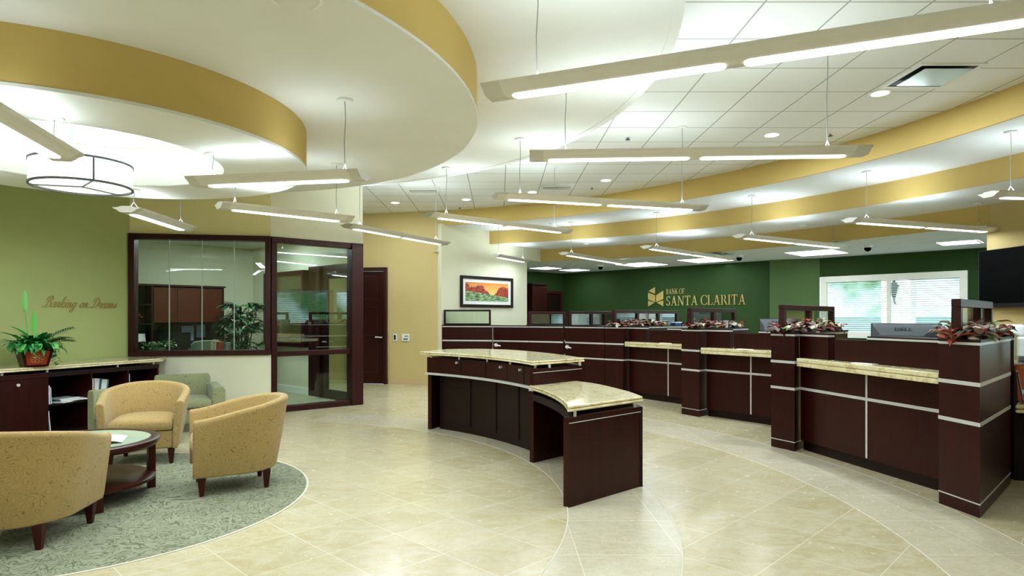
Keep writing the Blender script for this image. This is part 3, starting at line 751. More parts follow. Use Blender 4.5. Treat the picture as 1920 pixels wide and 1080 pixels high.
partition((.62, 14.1), (.62, 13.85), (1, -.08), .85, 'dark wood partition behind the first swing gate, next to the dark cabinet', [.04, .8], 1.53)

def bay(A, B, FA, FB, tv, label, cat='counter'):
    A, B, FA, FB = map(Vector, (A, B, FA, FB)); e = (B - A).normalized(); L = (B - A).length
    n = Vector((-e.y, e.x)); 
    if n.dot(FA - A) < 0: n = -n
    m = (A + B) / 2; t = thing('teller_counter', label, cat, (m.x, m.y, 0), 0, 'teller bays')
    P = lambda s, o=0.: tuple(A + e * (L * s) + n * o)
    pl = lambda s0, s1, o0, o1: [P(s0, o0), P(s1, o0), P(s1, o1), P(s0, o1)]
    obj('toe_kick', MB().prism(pl(0, 1, -.06, -.035), 0, .1), 'mahogany_dark', t, True, smooth=0)
    obj('lower_panel', MB().prism(pl(0, 1, -.05, 0), .1, .892), 'mahogany', t, True, smooth=0)
    obj('steel_band', MB().prism(pl(0, 1, -.01, .006), .636, .663), 'steel', t, True, smooth=0)
    obj('steel_band', MB().prism(pl(tv - .006, tv + .006, -.01, .005), .11, .892), 'steel', t, True, smooth=0)
    obj('upper_panel', MB().prism(pl(.275, 1, -.06, -.02), .976, 1.185), 'mahogany', t, True, smooth=0)
    obj('wing_panel', MB().prism(pl(0, .245, -.07, .01), .976, 1.24), 'mahogany', t, True, smooth=0)
    obj('steel_band', MB().prism(pl(0, .246, -.06, .015), 1.203, 1.222), 'steel', t, True, smooth=0)
    obj('shelf', MB().prism(pl(.52, 1, -.34, -.012), 1.185, 1.226), 'mahogany_dark', t, True, smooth=0)
    obj('steel_band', MB().prism(pl(.52, 1, -.03, -.006), 1.196, 1.213), 'steel', t, True, smooth=0)
    obj('worktop', MB().prism(pl(.02, .9, -.75, -.07), .74, .78), 'mahogany_dark', t, True, smooth=0)
    mb = MB(); bk = [P(1, -.04), P(0, -.04)]
    mb.prism([tuple(FA), tuple(FB)] + bk, .892, .931); mb.prism([tuple(FA), tuple(FB)] + bk, .937, .976)
    mb.prism([tuple(FA + (A - FA) * .08), tuple(FB + (B - FB) * .08)] + bk, .928, .940)
    obj('granite_ledge', mb, 'granite', t, True, bevel=.017, segs=4, smooth=60)
    return t
bay((3.195, 6.68), (3.535, 4.98), (3.095, 6.56), (3.335, 4.79), .525, 'curved-line teller bay with granite ledge nearest the camera, under the monitor')
bay((2.95, 8.95), (3.85, 7.72), (2.83, 8.85), (3.655, 7.57), .45, 'middle teller bay with granite ledge, between two dark partitions')
bay((2.30, 11.13), (3.2, 9.7), (2.2, 11.03), (3.08, 9.58), .537, 'furthest teller bay with granite ledge, right of the swing gates')
# gates and the fixed panel
def gate(a, b, name, label, cat, handle=None, seams=(), group=None):
    a, b = Vector(a), Vector(b); e = (b - a).normalized(); n = Vector((e.y, -e.x)); L = (b - a).length
    m = (a + b) / 2; t = thing(name, label, cat, (m.x, m.y, 0), 0, group)
    P = lambda s, o=0.: tuple(a + e * (L * s) + n * o)
    pl = lambda s0, s1, o0, o1: [P(s0, o0), P(s1, o0), P(s1, o1), P(s0, o1)]
    obj('body', MB().prism(pl(.008, .992, -.045, 0), .02, 1.226), 'mahogany', t, True, smooth=0)
    obj('cap', MB().prism(pl(.0, 1., -.06, .008), 1.226, 1.243), 'mahogany_dark', t, True, smooth=0)
    for z0, z1 in BANDS[:3]:
        ss = [.008] + list(seams) + [.992]
        mb = MB()
        for s0, s1 in zip(ss, ss[1:]): mb.prism(pl(s0 + .002, s1 - .004, -.01, .006), z0, z1)
        obj('steel_band', mb, 'steel', t, True, smooth=0)
    if handle:
        q = a + e * handle + n * .01
        hd = MB().tube([tuple(q) + (.845,), tuple(q + n * .05) + (.845,)], .014)
        hd.tube([tuple(q + n * .05) + (.845,), tuple(q + n * .055 + e * .13) + (.83,)], .014)
        k0 = [tuple(q + n * o_) for o_ in (0, .012)]
        hd.tube([k0[0] + (.845,), k0[1] + (.845,)], .04, 16)
        obj('lever_handle', hd, 'steel', t, True)
    return t
gate((-.125, 12.72), (1.235, 11.955), 'swing_gate', 'dark wood swing gate on the left, with lever handle at its left edge', 'gate', .09, (.53,), 'swing gates')
gate((1.25, 11.94), (1.90, 11.30), 'swing_gate', 'dark wood swing gate on the right, beside the teller partition', 'gate', .07, (), 'swing gates')
g = gate((-1.165, 12.93), (-.122, 12.722), 'fixed_panel', 'dark wood fixed counter panel with framed glass screen below the landscape picture', 'partition')
fa, fb = Vector((-1.12, 12.94)), Vector((-.16, 12.76))
f = obj('screen_frame', bar_frame(MB(), fa, fb, 1.243, 1.555, .035, .05), 'mahogany_dark', g, True, bevel=.003)
for k in range(3): obj('glass_pane', pane(MB(), fa.lerp(fb, .04 + .92 * k / 3 + .003), fa.lerp(fb, .04 + .92 * (k + 1) / 3 - .003), 1.278, 1.52), 'glass', f, True, smooth=0)

# side table with brochures by the right end
sd = Vector((.72, .69)); c0 = Vector((3.35, 4.397)) + sd * 1.30
st = thing('brochure_table', 'low dark side table with granite top at the right edge of the photo', 'table', (c0.x + .6, c0.y + .2, 0))
ply = [tuple(c0 + Vector((.02, -.03))), tuple(c0 + Vector((1.1, -.30))), tuple(c0 + Vector((1.5, .35))), tuple(c0 + sd * .55)]
obj('granite_top', MB().prism(ply, .60, .632).prism(ply, .636, .668), 'granite', st, True, bevel=.014, segs=3)
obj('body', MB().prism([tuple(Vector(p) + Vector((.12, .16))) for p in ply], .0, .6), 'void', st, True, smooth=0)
# partition's second leaf beyond the acrylic holder
pb = Vector((3.35, 4.397)) + sd * 1.32
ps = thing('end_panel', 'narrow dark wood end panel with steel edge right of the nearest partition', 'partition', (pb.x + .15, pb.y + .3, 0))
pl_ = [tuple(pb + Vector((.02, .22))), tuple(pb + Vector((.17, .17))), tuple(pb + Vector((.4, .5))), tuple(pb + Vector((.2, .6)))]
obj('body', MB().prism(pl_, 0, 1.226), 'mahogany', ps, True, smooth=0); obj('cap', MB().prism(off(pl_, .006), 1.226, 1.243), 'mahogany_dark', ps, True, smooth=0)
obj('steel_band', MB().prism(off(pl_, .004), 1.203, 1.222), 'steel', ps, True, smooth=0)
def leaflet(name, label, cat, p, rz, w, h, tilt, front, extra=None, group=None):
    t = thing(name, label, cat, p, rz, group)
    R_ = Matrix.Rotation(-tilt, 4, 'X')
    obj('cover', MB().box((0, 0, h / 2), (w, .012, h), 0, R_), front, t, smooth=0)
    if extra: obj('printed_panel', MB().box((0, -.008, h * extra[1]), (w * extra[2], .003, h * extra[3]), 0, R_), extra[0], t, smooth=0)
    return t
orange = plain('orange', '#c4552a', .5, 0, .4, .2, 20); navy = plain('navy', '#2c4a80', .4, 0, .4, .15, 20); redp = plain('redp', '#a8322a', .5)
tz = .668; b0 = c0 + Vector((.22, .0))
leaflet('brochure', 'orange brochure standing upright at the back of the low granite table', 'brochure', (b0.x + .17, b0.y + .22, tz), -.3, .24, .31, .12, orange, ('paper', .25, .8, .12), 'brochures on the granite table')
leaflet('brochure', 'white brochure with red print leaning in front of the orange one', 'brochure', (b0.x + .2, b0.y + .06, tz), -.3, .22, .23, .12, 'paper', (redp, .6, .8, .4), 'brochures on the granite table')
leaflet('brochure', 'dark slim brochure stand beside the nearest teller partition', 'brochure', (b0.x - .02, b0.y + .11, tz), .9, .12, .27, .15, 'dark_plastic', ('paper', .5, .5, .8), 'brochures on the granite table')
t = thing('brochure_tray', 'blue tray of leaflets on the low granite table', 'brochure', (b0.x + .14, b0.y - .12, tz), -.28, 'brochures on the granite table')
obj('tray', MB().frustum((0, 0), (.26, .12), (.28, .14), 0, .075), navy, t); obj('leaflets', MB().box((0, .02, .085), (.24, .05, .05)).box((.01, -.02, .075), (.2, .02, .04)), 'paper', t)
ac = Vector((3.35, 4.397)) + sd * 1.06 + Vector((.05, -.05))
t = thing('acrylic_holder', 'clear acrylic sign holder hung on the end of the nearest partition', 'sign holder', (ac.x, ac.y, 1.03), math.atan2(sd.y, sd.x))
obj('holder', MB().box((0, -.004, .09), (.15, .01, .3)), 'glass_clear', t, smooth=0); obj('insert', MB().box((0, .004, .13), (.13, .003, .2)), 'paper', t, smooth=0)

# garlands, cups and monitors on the counters
def garland(L, R, d, s0, s1, label, n, w=.13, z0=1.243):
    L, R, d = Vector(L), Vector(R), Vector(d).normalized(); o = Vector(lerp(L, R, .55)); nn = Vector((d.y, -d.x))
    m = o + d * ((s0 + s1) / 2)
    t = thing('leaf_garland', label, 'garland', (m.x, m.y, z0), 0, 'autumn leaf garlands on the partitions')
    mb = MB(); mb.recalc = False
    for k in range(n):
        s = random.uniform(s0, s1); q = o + d * s + nn * random.uniform(-w, w * 1.05)
        zz = z0 + random.uniform(.012, .10) * (1.1 - abs(s - (s0 + s1) / 2) / (s1 - s0))
        mb.leaf((q.x, q.y, zz), random.uniform(0, 2 * PI), random.uniform(-.15, .8), random.uniform(.08, .15), random.uniform(.05, .085), random.uniform(.8, 1.8), 3, random.choice((-.4, .4)))
    g_ = obj('leaves', mb, 'autumn', t, True, smooth=0); g_['kind'] = 'stuff'
    obj('vine', MB().tube([tuple(o + d * (s0 + (s1 - s0) * i / 8) + nn * (.03 * math.sin(i * 2.1))) + (z0 + .012,) for i in range(9)], .006, 6), 'leg_wood', t, True)
    return t
for (L, R, d, ln, posts, lab), s1, n, lab2 in zip(PT, (1.6, 1.5, 1.5, 1.5), (320, 260, 210, 180), ('autumn leaf garland on the nearest partition, red leaves over its front edge', 'autumn leaf garland on the partition in front of the white framed window', 'autumn leaf garland on the partition below the gold wall letters', 'autumn leaf garland on the partition beside the swing gates')):
    garland(L, R, d, -.03, min(s1, ln - .03), lab2, n)
def on_part(i, s, o=.0):
    L, R, d = Vector(PT[i][0]), Vector(PT[i][1]), Vector(PT[i][2]).normalized(); return Vector(lerp(L, R, .62 + o)) + d * s
q = on_part(1, .62, .25); cup = thing('pen_cup', 'small metal cup in the leaf garland before the white framed window', 'cup', (q.x, q.y, 1.243))
obj('cup', MB().lathe([(.026, 0), (.034, .1), (.03, .1), (.022, .006)], n=20), 'steel', cup)
q = on_part(2, .9, .25); cup = thing('pen_cup', 'small metal cup in the leaf garland below the gold wall letters', 'cup', (q.x, q.y, 1.243))
obj('cup', MB().lathe([(.03, 0), (.04, .11), (.036, .11), (.026, .006)], n=20), 'steel', cup)
for i, s, lab in ((1, .95, 'white card holder in the leaf garland before the white framed window'), (2, 1.18, 'white card holder in the leaf garland below the gold wall letters')):
    q = on_part(i, s, .3); t = thing('card_holder', lab, 'card holder', (q.x, q.y, 1.243), .9)
    obj('base', MB().frustum((0, 0), (.13, .06), (.12, .04), 0, .035), 'black', t); obj('cards', MB().box((0, 0, .055), (.11, .025, .045)), 'paper', t)
def text_mesh(txt, size, shear=0., depth=.003):
    cu = bpy.data.curves.new('txt', 'FONT'); cu.body = txt; cu.size = size; cu.align_x = 'CENTER'; cu.align_y = 'CENTER'; cu.extrude = depth; cu.shear = shear
    o = bpy.data.objects.new('txt', cu); C.objects.link(o); dg = bpy.context.evaluated_depsgraph_get()
    me = bpy.data.meshes.new_from_object(o.evaluated_get(dg)); bpy.data.objects.remove(o); bpy.data.curves.remove(cu)
    mb = MB(); mb.recalc = False; mb.v = [tuple(v.co) for v in me.vertices]; mb.f = [tuple(p.vertices) for p in me.polygons]; bpy.data.meshes.remove(me); return mb
def monitor(p, rz, zt, label, w=.56, zs=.78):
    """its back faces local -Y (the lobby)"""
    h = .36; zb = zt - h - zs
    t = thing('monitor', label, 'monitor', (p[0], p[1], zs), rz, 'teller monitors')
    mb = MB().box((0, .03, zb + h / 2), (w, .035, h)); obj('bezel', mb, 'black', t, bevel=.006)
    hw, hh = w / 2, h / 2
    rg = [[(x * hw * a, y, zb + hh + z * hh) for x, z in ((-1, zl), (1, zl), (1, zh), (-1, zh))] for a, zl, zh, y in ((.97, -.96, .97, .012), (.60, -.75, .40, -.07))]
    obj('back_shell', MB().loft(rg), 'grey_plastic', t, bevel=.003)
    tm = text_mesh('DELL', .05); k_ = Vector((0, .082, .57 * hh)).normalized(); mz, my = zb + hh + hh * .70, -.027
    tm.v = [(v[0] * 1.3, my + k_.y * v[1] - .006 - v[2] * .5, mz + k_.z * v[1]) for v in tm.v]
    obj('lettering', tm, 'black', t, smooth=0)
    obj('stand', MB().box((0, .0, zb / 2 + .06), (.08, .03, zb + .12)).lathe([(.12, 0), (.11, .015)], (0, .02, 0), 24), 'black', t)
    return t
monitor((3.68, 5.73), -1.2 + .35, 1.345, 'black monitor seen from behind over the nearest teller bay', .56)
monitor((3.72, 8.42), -.75, 1.385, 'black monitor seen from behind over the middle teller bay, partly behind a glass screen', .5)
monitor((3.42, 10.5), -.35, 1.52, 'black monitor seen from behind through the glass under the gold letters', .56)

# slips and small things on the counters
for (x, y), lab in (((3.33, 5.75), 'white paper slip on the granite ledge of the nearest teller bay'), ((3.25, 8.33), 'white paper slip on the granite ledge of the middle teller bay'), ((2.72, 10.3), 'white paper slip on the granite ledge of the third teller bay')):
    t = thing('paper_slip', lab, 'paper', (x, y, .9765), -1.1, 'paper slips on the teller ledges')
    obj('slip', MB().box((0, 0, .003), (.2, .09, .006)), 'paper', t, smooth=0); obj('printed_line', MB().box((0, .01, .0065), (.15, .01, .001)), 'grey_plastic', t, smooth=0)
q = on_part(3, 1.9, .3); t = thing('form_box', 'small blue box of forms on the partition beside the swing gates', 'box', (q.x, q.y, 1.243), .5)
obj('box', MB().frustum((0, 0), (.2, .12), (.22, .13), 0, .05), navy, t); obj('forms', MB().box((0, 0, .055), (.18, .1, .02)), 'paper', t)
for px, py, z, lab in ((1034, 418, Z1, 'small round smoke detector on the first white soffit'), (1099, 457, Z2, 'small round smoke detector on the second white soffit, left end'), (1506, 423, Z2, 'small round smoke detector on the second white soffit, above the middle teller pendant')):
    p = at(px, py, z); t = thing('smoke_detector', lab, 'smoke detector', (p[0], p[1], z + .004), 0, 'smoke detectors on the soffits')
    obj('base', MB().lathe([(.055, -.02), (.06, 0)], n=24), 'white_plastic', t); obj('sensor', MB().lathe([(.02, -.035), (.04, -.02)], n=20), 'alu', t)

# ------------------------------------------------------------------ curved standing desk
def catmull(pts, n=8):
    P = [Vector(p) for p in pts]; P = [2 * P[0] - P[1]] + P + [2 * P[-1] - P[-2]]; out = []
    for i in range(1, len(P) - 2):
        for k in range(n):
            t = k / n; a, b, c, d = P[i - 1], P[i], P[i + 1], P[i + 2]
            out.append(tuple(.5 * (2 * b + (c - a) * t + (2 * a - 5 * b + 4 * c - d) * t * t + (3 * b - a - 3 * c + d) * t ** 3)))
    out.append(tuple(P[-2])); return out
dk = thing('standing_desk', 'curved dark wood standing desk with two-level granite tops in the hall centre', 'desk', (.2, 6.6, 0))
BACK = catmull([(-.70, 8.42), (-.3, 8.52), (.12, 8.3), (.5, 7.7), (.74, 7.1), (.885, 6.6)])
FRONT = arc(CEN, 3.72, 19.0, 53.2, 24)          # right end to left end
tall = FRONT + BACK
def shrink(poly, c, k): return [(c[0] + (p[0] - c[0]) * k, c[1] + (p[1] - c[1]) * k) for p in poly]
mb = MB(); mb.prism(shrink(tall, (0, 7.4), 1.015), .938, .956); mb.prism(shrink(tall, (0, 7.4), 1.008), .958, .976)
obj('granite_top', mb, 'granite', dk, True, bevel=.008, segs=3, smooth=60)
body_front = arc(CEN, 3.95, 20.5, 51.5, 24)
tb = body_front + shrink(BACK, (0, 7.4), .97)
obj('cabinet_body', MB().prism(tb, .0, .70), 'mahogany_dark', dk, True, smooth=30)
fz = arc(CEN, 3.80, 19.5, 52.6, 24) + shrink(BACK, (0, 7.4), .985)
obj('drawer_frieze', MB().prism(fz, .715, .905), 'mahogany', dk, True, smooth=30)
k_ = arc(CEN, 3.775, 19.3, 52.8, 24) + arc(CEN, 3.83, 52.8, 19.3, 24)
mb = MB()
o_, i_ = arc(CEN, 3.775, 19.3, 52.8, 24), arc(CEN, 3.83, 19.3, 52.8, 24)
for k in range(24): mb.prism([o_[k], o_[k + 1], i_[k + 1], i_[k]], .69, .716)
obj('steel_band', mb, 'steel', dk, True)
mb = MB()
for a in (24.5, 30, 36.5, 43.5):
    q = rp(a, 3.948); mb.box(q + (.38,), (.008, .012, .6), math.radians(a) + PI / 2)
    mb.box(rp(a, 3.799) + (.81,), (.006, .006, .19), math.radians(a) + PI / 2)
obj('door_seam', mb, 'void', dk, True, smooth=0)
for a in (25.5, 31.8, 44.5): obj('knob', MB().tube([rp(a, 3.80) + (.86,), rp(a, 3.775) + (.86,)], .014, 12), 'steel', dk, True)
def slab(a, b, th, z0, z1, mb=None):
    mb = mb or MB(); a, b = Vector(a), Vector(b); e = (b - a).normalized(); n = Vector((-e.y, e.x)) * th
    return mb.prism([tuple(a), tuple(b), tuple(b + n), tuple(a + n)], z0, z1)
obj('end_panel', slab((.335, 6.07), (.86, 6.58), .05, 0, .905), 'mahogany', dk, True, smooth=0)
obj('end_panel', slab((-.885, 7.90), (-.70, 8.38), -.05, 0, .905), 'mahogany', dk, True, smooth=0)
obj('steel_band', slab((.33, 6.066), (.865, 6.585), -.004, .862, .868).prism([(0.331, 6.062), (.37, 6.1), (.32, 6.14), (.29, 6.1)], .69, .716), 'alu_dark', dk, True, smooth=0)
LB = catmull([(.80, 6.52), (.98, 6.2), (1.10, 5.8), (1.165, 5.5), (1.19, 5.235)])
LF = arc(CEN, 3.715, -3.2, 19.5, 20)
low = LF + LB
low = shrink(low, (.75, 5.5), 1.02)
obj('low_granite_top', MB().prism(low, .702, .722).prism(shrink(low, (.75, 5.5), .99), .724, .745), 'granite', dk, True, bevel=.008, segs=3, smooth=60)
obj('low_end_panel', slab((.52, 4.64), (1.185, 5.232), .06, .0, .66), 'mahogany', dk, True, smooth=0)
obj('steel_band', slab((.518, 4.637), (1.187, 5.229), -.002, .618, .624), 'alu_dark', dk, True, smooth=0)
mb = MB(); o2 = [(p[0] - .03, p[1] - .02) for p in LB]
for a, b in zip(o2, o2[1:]): slab(a, b, .03, .0, .66, mb)
obj('modesty_panel', mb, 'mahogany_dark', dk, True, smooth=30); mb = MB()
lf2 = arc(CEN, 3.76, -2.2, 19, 16)
for a, b in zip(lf2, lf2[1:]): slab(a, b, .03, .60, .66, mb)
obj('apron', mb, 'mahogany_dark', dk, True, smooth=30)
sq = [(rp(a, 3.80), .9, .94, .014) for a in (20.5, 29, 36, 44, 51.5)] + [((.84, 6.55), .9, .94, .014), ((.5, 6.24), .9, .94, .014)] + [(p, .655, .704, .012) for p in ((.57, 4.72), (1.12, 5.2), (.56, 5.6), (1.0, 5.9))]
for p, z0, z1, r in sq: obj('standoff', MB().tube([tuple(p) + (z0,), tuple(p) + (z1,)], r, 12), 'steel', dk, True)

# ------------------------------------------------------------------ lounge cabinets and things on them
cd = Vector((.4, .917)).normalized(); c_0 = Vector((-5.3, 6.75)); cn = Vector((cd.y, -cd.x))
def cp(s, o=0.): return tuple(c_0 + cd * s + cn * o)
def back_at(s):
    """point on the green wall straight behind the cabinet front"""
    p = c_0 + cd * s; k = (p - GA).dot(gn); return p - gn * (k - .005)
def cpoly(s0, s1, o=0., bo=.0):
    return [cp(s0, o), cp(s1, o), tuple(back_at(s1) + gn * bo), tuple(back_at(s0) + gn * bo)]
SE = 1.87
tp = thing('granite_top', 'long pale granite top along the lounge cabinets under the green wall', 'worktop', tuple(c_0 + cd * .5) + (.8,))
gp = [cp(-2.2, .03), cp(SE + .03, .03), (-4.70, 8.93), tuple(GB + Vector((.02, -.03))), tuple(back_at(-2.2))]
obj('slab', MB().prism(gp, .806, .826).prism(shrink(gp, (-5.2, 7.5), .995), .828, .849), 'granite', tp, True, bevel=.008, segs=3)
for s in (-1.2, .0, .46, 1.3, 1.8): obj('standoff', MB().tube([cp(s, -.02) + (.772,), cp(s, -.02) + (.808,)], .013, 12), 'steel', tp, True)
for k, (s0, s1) in enumerate(((-1.3, -.42), (-.42, .446))):
    t = thing('storage_cabinet', ['dark wood cabinet below the granite top, outside the left edge', 'dark wood cabinet with a locked door, left of the open shelves'][k], 'cabinet', cp((s0 + s1) / 2) + (0,))
    obj('carcass', MB().prism(cpoly(s0, s1, -.02), .02, .775), 'mahogany_dark', t, True, smooth=0)
    dd = obj('door', MB().prism([cp(s0 + .006, -.02), cp(s1 - .004, -.02), cp(s1 - .004, .0), cp(s0 + .006, .0)], .07, .715), 'mahogany', t, True, smooth=0)
    obj('top_rail', MB().prism([cp(s0, -.02), cp(s1, -.02), cp(s1, .005), cp(s0, .005)], .72, .775), 'mahogany_h', t, True, smooth=0)
    obj('lock', MB().tube([cp(s1 - .3, .0) + (.66,), cp(s1 - .3, .015) + (.66,)], .017, 14), 'steel', dd, True)
bs = thing('bookcase', 'dark wood open bookcase of three bays under the granite top', 'bookcase', cp(1.15) + (0,))
S = [.446, .972, 1.447, SE]
obj('top_rail', MB().prism(cpoly(S[0], S[3], .0), .72, .775), 'mahogany_dark', bs, True, smooth=0)
obj('base', MB().prism(cpoly(S[0], S[3], -.02), .0, .08), 'mahogany_dark', bs, True, smooth=0)
bk0, bk1 = back_at(S[0]) + gn * .02, back_at(S[3]) + gn * .02
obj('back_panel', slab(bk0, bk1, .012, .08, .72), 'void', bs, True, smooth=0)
for i, s in enumerate(S):
    w_ = .02
    p_ = [cp(s - w_ * (i > 0), -.005), cp(s + w_ * (i == 0), -.005), tuple(back_at(s) + cd * w_ * (i == 0) + gn * .02), tuple(back_at(s) - cd * w_ * (i > 0) + gn * .02)]
    obj('upright', MB().prism(p_, .08, .72), 'mahogany', bs, True, smooth=0)
for s0, s1 in zip(S, S[1:]):
    obj('shelf', MB().prism([cp(s0 + .021, -.03), cp(s1 - .021, -.03), tuple(back_at(s1) - cd * .021 + gn * .03), tuple(back_at(s0) + cd * .021 + gn * .03)], .385, .405), 'mahogany_dark', bs, True, smooth=0)
crz = math.atan2(cd.y, cd.x)
cols = ['#d8d8d2', '#c46a4a', '#8fa6b0', '#e6e2d6', '#6f8f86']
def book(s, o, z, w, h, d, col, label, cat='magazine', lean=0., flat=False, group='magazines in the bookcase', rz=0.):
    p = cp(s, o); t = thing(cat, label, cat, p + (z,), crz + rz, group)
    mt = plain('cover', col, .5, 0, .3, .12, 15)
    if flat:
        obj('cover', MB().box((0, 0, h / 2), (w, d, h)), mt, t, smooth=0); obj('pages', MB().box((.003, -.003, h / 2), (w + .001, d + .001, h * .6)), 'paper', t, smooth=0)
    else:
        R_ = Matrix.Rotation(lean, 4, 'Y')
        obj('cover', MB().box((0, 0, h / 2), (w, d, h), 0, R_), mt, t, smooth=0); obj('pages', MB().box((0, -.001, h / 2), (w * .6, d + .001, h - .006), 0, R_), 'paper', t, smooth=0)
    return t
for k, (col, lab) in enumerate((('#c98a70', 'orange-spined magazine upright at the left end of the upper shelf, first bay'), ('#d9dcd6', 'pale magazine upright at the left end of the upper shelf, first bay'), ('#5f8f90', 'teal magazine leaning at the left end of the upper shelf, first bay'))):
    book(.478 + k * .02, -.14, .405, .012, .235 - k * .02, .2, col, lab, lean=-.02 * k)
for k, (col, lab) in enumerate((('#4f7f8a', 'teal magazine standing on the bottom of the first bay'), ('#cfd4d2', 'white magazine leaning on the bottom of the first bay'))):
    book(.482 + k * .028, -.14, .08, .012, .25, .2, col, lab, lean=-.03 - .06 * k)
for k, (s, o, rz, lab) in enumerate(((.74, -.14, .3, 'lowest white magazine lying on the shelf of the first bay'), (.79, -.12, -.25, 'middle white magazine lying on the shelf of the first bay'), (.72, -.16, .1, 'grey booklet on top of the lying magazines in the first bay'))):
    book(s, o, .405 + k * .016, .30 - .03 * k, .014, .21, ['#e8e8e4', '#dfe2e2', '#9aa0a4'][k], lab, flat=True, rz=rz)
for k, (col, lab) in enumerate((('#d6d0c8', 'pale brochure upright in the second bookcase bay'), ('#b06a5a', 'reddish brochure upright in the second bookcase bay'), ('#2f6f9a', 'blue covered brochure in the second bookcase bay'), ('#3f8a78', 'green brochure leaning in the second bookcase bay'))):
    if k < 2: book(1.0 + k * .024, -.14, .405, .014, .25, .2, col, lab, 'brochure')
    else: book(1.10 + (k - 2) * .1, -.16, .405, .11, .24 - (k - 2) * .02, .014, col, lab, 'brochure', lean=.12)
book(1.475, -.14, .405, .014, .27, .2, '#e0a040', 'yellow-orange magazine upright in the third bookcase bay')

# planter
pc = Vector((-5.21, 7.08)); prz = math.atan2(gn.y, gn.x) - .42; fz_ = -.93 - prz
pt = thing('potted_plant', 'mixed green plants in a square red wooden planter on the granite top', 'plant', (pc.x, pc.y, .849), prz)
obj('planter', MB().frustum((0, 0), (.22, .22), (.31, .31), 0, .2), 'mahogany', pt, bevel=.004)
mb = MB()
for s in (1,):
    mb.add([(.1178, -.088, .025), (.1178, .088, .025), (.1525, .118, .178), (.1525, -.118, .178)], [(0, 1, 2, 3)])
fp = obj('red_panel', mb, 'red_planter', pt, smooth=0)
mb = MB(); mb.recalc = False
for k in range(8):
    a = k * PI / 4; pts = []
    for j in range(13):
        b_ = 2 * PI * j / 12; rr = .032 + .022 * math.cos(b_); ta = .016 * math.sin(b_)
        y = (rr * math.cos(a) - ta * math.sin(a)) * 1.25; z = rr * math.sin(a) + ta * math.cos(a)
        zz = .1 + z; pts.append((.1195 + (zz - .025) * .2265, y, zz))
    mb.tube(pts, .0022, 5)
obj('rosette', mb, 'brass', fp)
obj('soil', MB().box((0, 0, .185), (.28, .28, .02)), 'leg_wood', pt)
mb = MB(); mb.recalc = False
rnd = random.Random(3)
for k in range(150):
    a = rnd.uniform(0, 2 * PI); r_ = rnd.uniform(.0, .13)
    mb.leaf((r_ * math.cos(a), r_ * math.sin(a), .19), a + rnd.uniform(-.5, .5), rnd.uniform(.3, 1.3), rnd.uniform(.14, .3), rnd.uniform(.035, .06), rnd.uniform(1.0, 2.0), 4)
for k in range(26):
    a = rnd.uniform(0, 2 * PI); mb.leaf((.05 * math.cos(a), .05 * math.sin(a), .19), a, rnd.uniform(.5, 1.0), rnd.uniform(.28, .40), rnd.uniform(.06, .085), rnd.uniform(.6, 1.4), 5)
# trailing stem on the right
for k in range(10):
    mb.leaf((.12 + k * .004, .13 + k * .008, .18 - k * .016), rnd.uniform(0, 6), -.4, .06, .05, .6, 3)
# tall spears
obj('leaves', mb, 'leaf', pt, smooth=0)['kind'] = 'stuff'
mb = MB(); mb.recalc = False
mb.leaf((.0, -.0, .34), fz_, 1.5, .30, .06, .05, 6); mb.leaf((-.02, -.08, .60), fz_, 1.62, .27, .05, -.05, 6); mb.tube([(-.01, -.04, .2), (-.015, -.06, .45), (-.02, -.08, .64)], .005, 6)
mb.leaf((0, 0, .3), -1.9, .75, .28, .085, .3, 6); mb.leaf((0, 0, .25), -2.4, .9, .3, .075, .5, 6)
obj('tall_leaves', mb, 'leaf_edge', pt, smooth=0)['kind'] = 'stuff'
mb = MB(); mb.recalc = False
for f_, (az, el, L) in enumerate(((1.75, .75, .36), (1.55, .35, .3))):
    base = Vector((.03, .05, .24)); pts = []
    for i in range(14):
        t_ = i / 13; e_ = el - t_ * .5; base = base + Vector((math.cos(az) * math.cos(e_), math.sin(az) * math.cos(e_), math.sin(e_))) * L / 13; pts.append(tuple(base))
        if i > 2:
            for sg in (-1, 1): mb.leaf(tuple(base), az + sg * 1.0, .5 if sg > 0 else .1, .095 * (1.1 - abs(t_ - .5)), .018, .5, 3)
    mb.tube(pts, .003, 5)
obj('fern_fronds', mb, 'leaf_dark', pt, smooth=0)['kind'] = 'stuff'
mb = MB(); mb.recalc = False
for k, (x, y, az) in enumerate(((.15, -.13, -.5), (.16, -.02, -.1), (.14, .1, .5), (.1, -.16, -1.2))): mb.leaf((x, y, .25), az, .35, .17, .10, 2.4, 5, .1)
obj('broad_leaves', mb, 'leaf_edge', pt, smooth=0)['kind'] = 'stuff'

